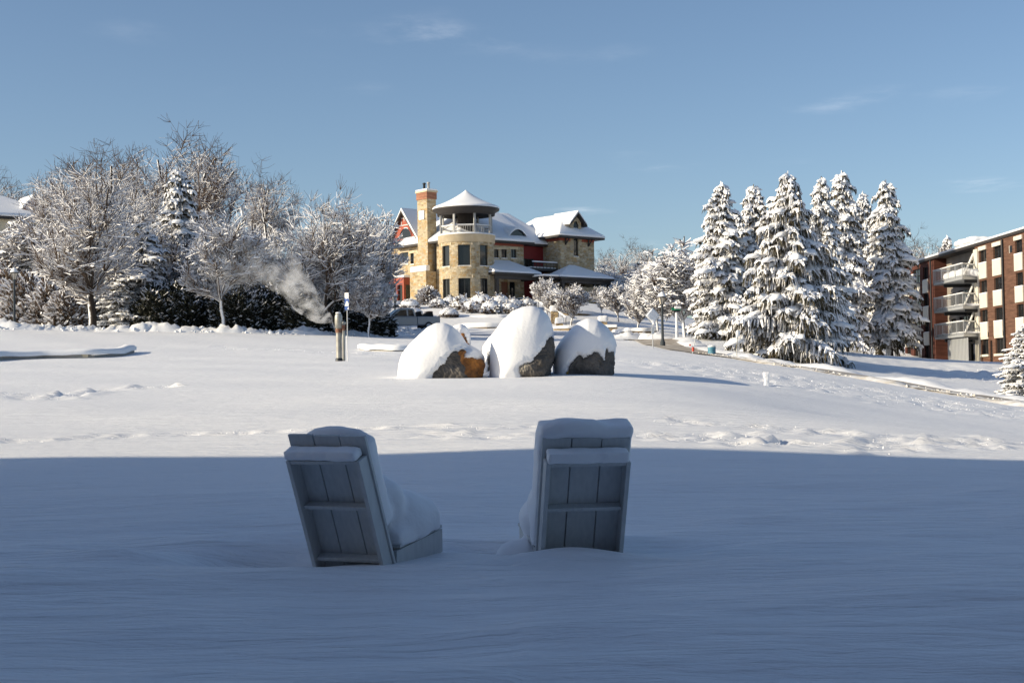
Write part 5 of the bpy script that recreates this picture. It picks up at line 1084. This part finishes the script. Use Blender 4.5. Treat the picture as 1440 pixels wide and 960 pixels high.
# recessed balcony bay
s0, s1 = ss_(1316), ss_(1374); RI = 1.3
bmap = lambda s, z, i: (RI + i, -s, z)
fl_ = [zat(1356, v, 131) for v in (392, 433.6, 473)]
bops = []
for z in fl_ + [ZG + 1.0]:
    if z > ZG + 1.1: bops += [(s0 + 1.0, s0 + 2.6, z + .9, z + 2.2), (s0 + 3.6, s0 + 6.4, z + .28, z + 2.3), (s0 + 7.6, s0 + 11.2, z + .9, z + 2.25)]
    else: bops += [(s0 + 7.0, s0 + 11.2, z - .2, z + 2.1)]
wall_mesh(bmap, s0, s1, ZG, ZR, bops, .2).build('bay_wall', M['bay'], AP)
for o in bops: window(AP, bmap, o, 3 if o[1] - o[0] > 2 else 2, 0, False, None, False, .15)
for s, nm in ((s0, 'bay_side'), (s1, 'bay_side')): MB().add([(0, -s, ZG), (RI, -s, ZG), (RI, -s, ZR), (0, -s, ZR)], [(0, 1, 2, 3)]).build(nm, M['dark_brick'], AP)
XO = -1.8
yN, yF = 131.2, 140.2
for k, z in enumerate(fl_):
    P0, P1, P2, P3 = (XO, yN - YF), (XO, yF - YF), (RI - .01, yF - YF + .5), (RI - .01, yN - YF + 1.9)
    m = MB(); m.add([(x, y, z) for x, y in (P0, P3, P2, P1)] + [(x, y, z + .24) for x, y in (P0, P3, P2, P1)], [(0, 1, 2, 3)[::-1], (4, 5, 6, 7), (0, 1, 5, 4), (1, 2, 6, 5), (2, 3, 7, 6), (3, 0, 4, 7)])
    bo = m.build('balcony', M['grey_metal'], AP); bo['label'] = ('top', 'middle', 'lowest')[k] + ' balcony with white railing'
    pts = [(P3[0] * .02, P3[1] - .02), P0, P1, (0.0, P1[1] + .3)]; zt = z + 1.42
    for j in range(3):
        a, b = pts[j], pts[j + 1]; L = math.dist(a, b); n = max(2, int(L / .26)); rr = MB()
        rr.bar((*a, zt), (*b, zt), .07, .07); rr.bar((*a, z + .36), (*b, z + .36), .05, .05)
        for q in range(n + 1):
            f = q / n; x, y = a[0] + (b[0] - a[0]) * f, a[1] + (b[1] - a[1]) * f; rr.bar((x, y, z + .2), (x, y, zt), .022 if q % 8 else .06, .022 if q % 8 else .06)
        tag(rr.build('railing', M['grey_metal'], bo), kind='stuff'); MB().bar((*a, zt + .06), (*b, zt + .06), .1, .07).build('railing_snow', M['snow'], bo)
    if k == 0:
        blob('balcony_snow', [('b', Matrix.Identity(4), XO + .1, .9, yN - YF + .6, yF - YF - 2.5, z + .24, z + 1.05)], .16, bo, M['snow'], 6, .12, 1.2, 3)
    else:
        blob('balcony_snow', [('b', Matrix.Identity(4), XO + .05, .9, yN - YF + .5, yF - YF - .2, z + .24, z + .5)], .16, bo, M['snow'], 5, .08, 1.2, 4)
    MB().bar((XO + .2, yN - YF + .3, z + .3), (-.1, yN - YF + 2.0, z + 2.5), .13, .13).build('brace', M['white_paint'], bo)
    for yy in (132.2, 138.5): MB().box(XO + .5, RI, yy - YF - .12, yy - YF + .12, z - .3, z - .002).build('bracket', M['dark_metal'], bo)
if True:
    yA, yB = Ys(1356, XF + XO), Ys(1329, XF + XO); n = 14
    for q in range(n + 1): y = yA + (yB - yA) * q / n; MB().box(XO + .3, XO + .34, y - YF - .14, y - YF + .14, ZG + .5, fl_[2] - .1).build('fence_slat', M['grey_metal'], AP)
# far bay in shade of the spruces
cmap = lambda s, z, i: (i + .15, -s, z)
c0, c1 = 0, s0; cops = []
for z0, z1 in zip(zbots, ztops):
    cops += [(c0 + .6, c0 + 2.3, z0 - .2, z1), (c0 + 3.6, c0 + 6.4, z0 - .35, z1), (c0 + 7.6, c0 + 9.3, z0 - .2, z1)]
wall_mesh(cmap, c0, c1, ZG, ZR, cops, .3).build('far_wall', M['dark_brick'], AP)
for i, o in enumerate(cops):
    window(AP, cmap, o, 2, 0, False, None, True, .2); 
    if o[2] > 5: abox('cream_panel', o[0] - .1, o[1] + .1, o[2] - 1.35, o[2] - .01, .06, .147, M['panel'])
for z in zbots[:3]:
    r = MB(); a, b = c0 + 3.3, c0 + 6.7; r.box(-.55, .1, -b, -a, z - .45, z - .3); jb = r.build('small_balcony', M['grey_metal'], AP); rr = MB(); rr.bar((-.52, -a, z + .5), (-.52, -b, z + .5), .06, .06)
    for q in range(13): y = -a - (b - a) * q / 12; rr.bar((-.52, y, z - .3), (-.52, y, z + .5), .03, .03)
    tag(rr.build('railing', M['white_paint'], jb), kind='stuff'); MB().box(-.6, -.1, -b, -a, z + .53, z + .62).build('railing_snow', M['snow'], jb)
MB().add([(0.15, 0, ZG), (14, 0, ZG), (14, 0, ZR), (.15, 0, ZR)], [(0, 1, 2, 3)]).build('end_wall', M['brick'], AP); MB().add([(0, -47, ZG), (14, -47, ZG), (14, -47, ZR), (0, -47, ZR)], [(0, 1, 2, 3)]).build('end_wall', M['brick'], AP)
MB().add([(14, 0, ZG), (14, -47, ZG), (14, -47, ZR), (14, 0, ZR)], [(0, 1, 2, 3)]).build('back_wall', M['brick'], AP)
rf_ = MB().box(-.14, 14.3, -47.2, .3, ZR + .002, ZR + .22).build('roof', M['fascia'], AP); MB().box(-.2, 14.3, -47.2, .3, ZR + .224, ZR + .42).build('roof_snow', M['snow'], rf_, bevel=.08)
blob('roof_snow_heap', [('b', Matrix.Identity(4), -.3, 2.5, 133.2 - YF, 138.5 - YF, ZR + .4, ZR + 1.0)], .2, rf_, M['snow'], 4, .15, 1, 8)

# ------------------------------------------------------------------ cream house at the far left
hp = on(-6, 128); CH_ = thing('cream_house', 'cream house with snowy roof half hidden by trees at the left edge', 'house', (hp.x, hp.y, hp.z), math.radians(38))
eh = zat(10, 312, 128) - hp.z; fh = flat((-6, -4), (1, 0)); cop = [(1.2, 2.3, eh - 2.2, eh - .6), (3.6, 4.7, eh - 2.2, eh - .6), (6.4, 7.5, eh - 2.2, eh - .6), (3.6, 4.7, eh - 5.4, eh - 3.6), (6.4, 7.5, eh - 5.4, eh - 3.6)]
wall_mesh(fh, 0, 10, -.5, eh, cop).build('wall', M['cream'], CH_)
for o in cop: window(CH_, fh, o, 2, 1, True, None, True)
f2 = flat((-6, 6), (0, -1)); cop2 = [(1.5, 2.6, eh - 2.2, eh - .6), (6.5, 7.6, eh - 2.2, eh - .6)]; wall_mesh(f2, 0, 10, -.5, eh, cop2).build('wall', M['cream'], CH_)
for o in cop2: window(CH_, f2, o, 2, 1, True, None, True)
wall_mesh(flat((4, -4), (0, 1)), 0, 10, -.5, eh, []).build('wall', M['cream'], CH_)
roof(CH_, -6.7, 4.7, -4.7, 6.7, eh + .02, zat(20, 274, 128) - hp.z - eh, 'x', inset=4.2)
g = MB(); ez = eh + .5; g.add([(1.5, -3.4, ez), (3.1, -3.4, ez), (3.1, -3.4, ez + .7), (2.3, -3.4, ez + 1.6), (1.5, -3.4, ez + .7), (1.5, -1, ez), (3.1, -1, ez), (3.1, -1, ez + .7), (2.3, -1, ez + 1.6), (1.5, -1, ez + .7)], [(0, 1, 2, 3, 4), (1, 6, 7, 2), (0, 4, 9, 5)]); gd = g.build('dormer', M['brown_roof'], CH_)
g = MB()
for sgn in (-1, 1): g.add([(2.3, -3.6, ez + 1.62), (2.3 + sgn * 1.05, -3.6, ez + .5), (2.3 + sgn * 1.05, -3.6, ez + .65), (2.3, -3.6, ez + 1.8), (2.3, 0, ez + 1.62), (2.3 + sgn * 1.05, 0, ez + .5), (2.3 + sgn * 1.05, 0, ez + .65), (2.3, 0, ez + 1.8)], [(0, 1, 2, 3), (3, 2, 6, 7), (0, 4, 5, 1), (1, 5, 6, 2)])
g.build('dormer_snow', M['snow'], gd)

# ------------------------------------------------------------------ the hall behind the viewer whose shadow lies on the lawn
SH_X, SH_Y = -14.0, 6.6
HA = thing('campus_hall', 'angled brick hall beside the viewer with unseen wing added behind, shading the near snow', 'building', (SH_X, SH_Y, -1), math.radians(-4.2))
HZ = 13.2; hm = flat((-34, 0), (1, 0)); hops = []
hmap1 = lambda s, z, i: (-s, -i, z)             # wall facing +y
for k in range(8):
    for z in (1.6, 5.2, 8.8): hops.append((2 + k * 4.0, 3.9 + k * 4.0, z, z + 2.1))
wall_mesh(hmap1, 0, 34, 0, HZ, hops, .25).build('brick_wall', M['brick'], HA)
for o in hops: window(HA, hmap1, o, 2, 1, True, None, True)
hmap2 = lambda s, z, i: (-i, -s, z)            # wall facing +x
hops2 = [(2 + k * 4.2, 3.9 + k * 4.2, z, z + 2.1) for k in range(2) for z in (1.6, 5.2, 8.8)]
wall_mesh(hmap2, 0, 12, 0, HZ, hops2, .25).build('brick_wall', M['brick'], HA)
for o in hops2: window(HA, hmap2, o, 2, 1, True, None, True)
MB().add([(-34, -40, 0), (0, -40, 0), (0, -40, HZ), (-34, -40, HZ)], [(0, 1, 2, 3)]).build('brick_wall', M['brick'], HA); MB().add([(-34, 0, 0), (-34, -40, 0), (-34, -40, HZ), (-34, 0, HZ)], [(0, 1, 2, 3)]).build('brick_wall', M['brick'], HA)
hmap3 = lambda s, z, i: (38 - s, -12 - i, z)       # unseen wing added behind the viewer to block sky light, facing +y
hops3 = [(2 + k * 4.2, 3.9 + k * 4.2, z, z + 2.1) for k in range(9) for z in (1.6, 5.2, 8.8)]
wall_mesh(hmap3, 0, 37.99, 0, HZ, hops3, .25).build('brick_wall', M['brick'], HA)
for o in hops3: window(HA, hmap3, o, 2, 1, True, None, True)
MB().add([(38, -12, 0), (38, -40, 0), (38, -40, HZ), (38, -12, HZ)], [(0, 1, 2, 3)]).build('brick_wall', M['brick'], HA); MB().add([(0.01, -40, 0), (38, -40, 0), (38, -40, HZ), (.01, -40, HZ)], [(0, 1, 2, 3)]).build('brick_wall', M['brick'], HA)
hw = MB().box(.21, 38.2, -40.2, -11.8, HZ + .003, HZ + .29).build('roof', M['fascia'], HA); MB().box(.22, 38.1, -40.1, -11.9, HZ + .293, HZ + .48).build('roof_snow', M['snow'], hw)
hr = MB().box(-34.2, .2, -40.2, .2, HZ + .002, HZ + .3).build('roof', M['fascia'], HA); MB().box(-34.1, .1, -40.1, .1, HZ + .303, HZ + .5).build('roof_snow', M['snow'], hr)

# ------------------------------------------------------------------ lamp posts and roadside pieces
def lamp(label, u, vt, Y):
    p = on(u, Y); h = zat(u, vt, Y) - p.z; t = thing('lamp_post', label, 'lamp post', (p.x, Y, p.z - .1), 0, 'old-fashioned lamp posts'); h += .1
    m = MB(); m.lathe([(.16, -.3), (.16, .35), (.12, .45), (.085, .6), (.07, h - .85), (.10, h - .8), (.10, h - .74)], 12); m.build('post', M['lamp_post'], t)
    m = MB(); m.lathe([(.11, h - .74), (.24, h - .32)], 6, smooth=False); la = m.build('lantern', M['yellow_light'], t)
    for k in range(6): a = k * math.pi / 3; MB().bar((.115 * math.cos(a), .115 * math.sin(a), h - .74), (.245 * math.cos(a), .245 * math.sin(a), h - .32), .03, .03).build('lantern_bar', M['dark_metal'], la)
    m = MB(); m.lathe([(.0, h - .33), (.28, h - .33), (.28, h - .28), (.12, h - .12), (.06, h - .08), (.0, h)], 12); m.build('lamp_cap', M['dark_metal'], t)
    m = MB(); m.lathe([(.27, h - .275), (.24, h - .2), (.14, h - .06), (.05, h + .03), (0, h + .05)], 12); m.build('snow_cap', M['snow'], t)
M['lamp_post'] = windward_mat('lamp_post_paint', (.06, .07, .08), lo=.95, hi=1.1, amp=.5); M['plastered'] = windward_mat('plastered_post', (.12, .11, .10), lo=-.75, hi=-.3, amp=.5)
lamp('lamp post at the far left below the cream house', 20, 377, 91); lamp('lamp post behind the grey pickup before the house', 555, 412, 121); lamp('lamp post by the road bend below the fluffy white tree', 931, 411, 88)
p = on(917, 84); h = zat(917, 434, 84) - p.z; t = thing('warning_sign', 'diamond road sign caked in snow beside the road bend', 'sign', (p.x, p.y, p.z), .35)
MB().tube([(0, 0, -.3), (0, 0, h - .3)], .03, 7).build('post', M['grey_metal'], t); MB().box(-.36, .36, -.02, .0, -.36, .36, mat=Matrix.Translation((0, -.03, h - .42)) @ Matrix.Rotation(math.pi / 4, 4, 'Y')).build('plate', M['grey_metal'], t)
blob('snow_crust', [('b', Matrix.Translation((0, -.08, h - .42)) @ Matrix.Rotation(math.pi / 4, 4, 'Y'), -.33, .33, -.05, .06, -.33, .33), ('e', (.05, -.1, h - .8), (.14, .08, .2))], .05, t, M['snow'], 3, .03, 4, 2); MB().box(-.1, .1, -.05, -.031, h - 1.5, h - 1.1).build('small_plate', M['white_paint'], t)
p = on(951, 104); h = zat(951, 434, 104) - p.z; t = thing('street_name_sign', 'snow-plastered thick post carrying a green street name sign', 'sign', (p.x, p.y, p.z), .1)
MB().tube([(0, 0, -.3), (0, 0, h - .25)], [.12, .10], 10).build('post', M['plastered'], t); MB().box(-.2, .2, -.12, .12, h - .249, h - .12).build('bracket', M['dark_metal'], t); MB().box(-.38, .32, -.03, .0, h - .118, h + .06).build('name_plate', M['green_paint'], t); blob('snow_cap', [('b', Matrix.Identity(4), -.15, .36, -.09, .09, h - .02, h + .17)], .04, t, M['snow'], 4)
for i, (u, vt, lab) in enumerate([(977, 453, 'left thin grey pole before the dark trees'), (981, 451, 'right thin grey pole before the dark trees')]):
    p = on(u, 108); h = zat(u, vt, 108) - p.z; o = MB().tube([(0, 0, -.3), (0, 0, h)], .05, 7).build('thin_pole', M['grey_metal']); o.location = p; tag(o, lab, 'pole', 'thin poles')
p = on(972, 79); t = thing('road_marker', 'leaning red and white marker stake at the road edge', 'marker', (p.x, p.y, p.z)); MB().tube([(-.02, 0, -.2), (.26, 0, 1.1)], .022, 7).build('stake', M['grey_metal'], t)
m = MB(); m.lathe([(.07, .12), (.075, .3), (.05, .36)], 9, c=(.07, 0)); m.build('red_sleeve', M['orange_paint'], t); MB().box(-.14, -.05, -.02, .02, .42, .52).build('reflector', M['orange_paint'], t)
p = on(1000, 81); t = thing('blue_barrel', 'short blue barrel standing in the snow by the road', 'barrel', (p.x, p.y, p.z - .15)); m = MB(); m.lathe([(.20, -.1), (.22, .0), (.225, .3), (.215, .32), (.225, .34), (.225, .58), (.2, .6), (.0, .58)], 18); m.build('drum', M['barrel_blue'], t)
m = MB(); m.lathe([(.226, .56), (.24, .58), (.235, .63), (.2, .62)], 18); m.build('rim', M['white_paint'], t); m = MB(); m.lathe([(.19, .602), (.17, .65), (.0, .68)], 14); m.build('snow_cap', M['snow'], t)
p = on(1034.5, 80); h = zat(1036, 464, 80) - p.z; t = thing('small_sign', 'thin sign post with a snow-clotted plate below the spruces', 'sign', (p.x, p.y, p.z)); MB().tube([(0, 0, -.2), (.1, 0, h - .1)], .022, 7).build('post', M['galv'], t); blob('snow_crust', [('e', (.1, 0, h - .18), (.13, .08, .2)), ('e', (.04, 0, h - .38), (.06, .05, .14))], .035, t, M['snow'], 3); MB().box(.0, .2, -.015, .015, h - .36, h - .05).build('plate', M['white_paint'], t)
p = on(1077, 46.5); t = thing('post_stump', 'short post wholly plastered with snow on the right slope', 'post', (p.x, p.y, p.z)); MB().tube([(0, 0, -.2), (0, 0, .36)], .06, 8).build('post', M['bark'], t); blob('snow_crust', [('b', Matrix.Identity(4), -.10, .09, -.09, .09, .26, .44), ('b', Matrix.Identity(4), -.075, .085, -.08, .08, -.05, .3)], .025, t, M['snow'], 4, .015, 8, 1)
# low concrete walls on the lawn
def low_wall(label, pts, h, blk=None):
    w = arc_wall(label, pts, h, .5, lambda x, y: gz(x, y), .26); w.name = 'low_wall'; w['group'] = 'low concrete walls'
    for c in w.children:
        if c.name.startswith('stone_course'): c.data.materials[0] = M['concrete']; c.name = 'wall_body'
    return w
w = low_wall('low curved concrete wall under snow at the left of the lawn', pw([(-60, 62), (0, 64.5), (60, 65.5), (130, 66), (165, 67.5), (182, 70)], 503), .13)
q = P(118, 500, 65.6); pb = MB().box(-.16, .16, -.06, .06, -.1, .14).build('pale_block', M['cream'], w)
pb.location = Vector((q.x, 65.72, gz(q.x, 65.7) + .14)) - Vector(w.location)
low_wall('low curved wall under smooth snow right of the vent pipes', pw([(512, 73), (530, 71), (555, 70), (580, 70.5), (600, 72)], 492), .06)
# pickup truck
tp = on(553, 116); TR = thing('pickup_truck', 'grey pickup truck parked behind the snow pile, dark load in its bed', 'truck', (tp.x + .9, tp.y, tp.z + .25), math.radians(22))
def truck():
    W = .95
    def sec(prof, y0, y1, name, material, parent=TR, bevel=.05):
        m = MB(); m.prism(prof, y0, y1); return m.build(name, material, parent, bevel=bevel)
    body = sec([(-2.75, .5), (-2.78, .95), (-2.6, 1.08), (-1.45, 1.16), (-1.4, 1.12), (.75, 1.14), (.75, .45), (-2.5, .42)], -W, W, 'body', M['truck'])
    sec([(.78, .48), (.78, 1.16), (2.75, 1.16), (2.75, .48)], -W, W, 'bed', M['truck'])
    cab = sec([(-1.42, 1.145), (-.62, 1.76), (-.45, 1.80), (.45, 1.80), (.58, 1.74), (.72, 1.145)], -W + .12, W - .12, 'cab', M['truck'])
    g = MB(); g.add([(-1.405, -.72, 1.19), (-1.405, .72, 1.19), (-.70, .68, 1.73), (-.70, -.68, 1.73)], [(0, 1, 2, 3)]); g.v = [(x - .035, y, z + .02) for x, y, z in g.v]; g.build('windshield', M['glass'], cab)
    for s in (-1, 1):
        for pr in ([(-1.16, 1.2), (-.62, 1.66), (-.12, 1.70), (-.06, 1.2)], [(.06, 1.2), (.04, 1.70), (.40, 1.70), (.56, 1.2)]):
            g = MB(); g.add([(x, s * (W - .115), z) for x, z in pr], [(0, 1, 2, 3) if s > 0 else (3, 2, 1, 0)]); g.build('side_window', M['glass'], cab)
        MB().box(-1.05, -.9, s * (W - .1) - .02, s * (W + .12), 1.2, 1.36).build('mirror', M['frame'], cab)
        MB().box(-2.80, -2.74, s * .72 - .14, s * .72 + .14, .74, .92).build('headlight', M['white_paint'], body)
        for x in (-1.85, 1.75):
            w = MB(); w.lathe([(.0, -.12), (.30, -.12), (.38, -.08), (.38, .08), (.30, .12), (.0, .12)], 20); w.v = [(x + a, s * (W - .1) + c, .38 + b) for a, b, c in w.v]; wo = w.build('wheel', M['tyre'], TR)
            r = MB(); r.lathe([(0, .0), (.2, .0), (.22, -.02)], 16); r.v = [(x + a, s * (W + .025) + c * s, .38 + b) for a, b, c in r.v]; r.build('rim', M['grey_metal'], wo)
    MB().box(-2.86, -2.75, -.9, .9, .45, .62).build('bumper', M['grey_metal'], TR); MB().box(-2.79, -2.76, -.5, .5, .68, .95).build('grille', M['frame'], body)
    blob('hood_snow', [('b', Matrix.Identity(4), -2.7, -1.75, -.85, .85, 1.1, 1.2)], .07, body, M['snow'], 4); blob('roof_snow', [('b', Matrix.Identity(4), -.5, .5, -.75, .75, 1.78, 1.86)], .05, cab, M['snow'], 4)
truck()
tb = thing('truck_load', 'dark angular equipment standing in the pickup bed', 'equipment', TR.matrix_world @ Vector((1.7, 0, .62)) if False else (0, 0, 0), math.radians(22))
_c, _s = math.cos(math.radians(22)), math.sin(math.radians(22)); tb.location = (TR.location.x + 1.75 * _c, TR.location.y + 1.75 * _s, TR.location.z + 1.0)
MB().prism([(-.75, 0), (-.65, .6), (-.5, .62), (-.45, .2), (-.1, .25), (.1, .5), (.3, .5), (.5, .55), (.6, 0)], -.5, .5).build('frame', M['tyre'], tb); MB().prism([(.0, .55), (.2, .62), (.55, .6), (.5, .5)], -.45, .45).build('hopper', M['rust'], tb)
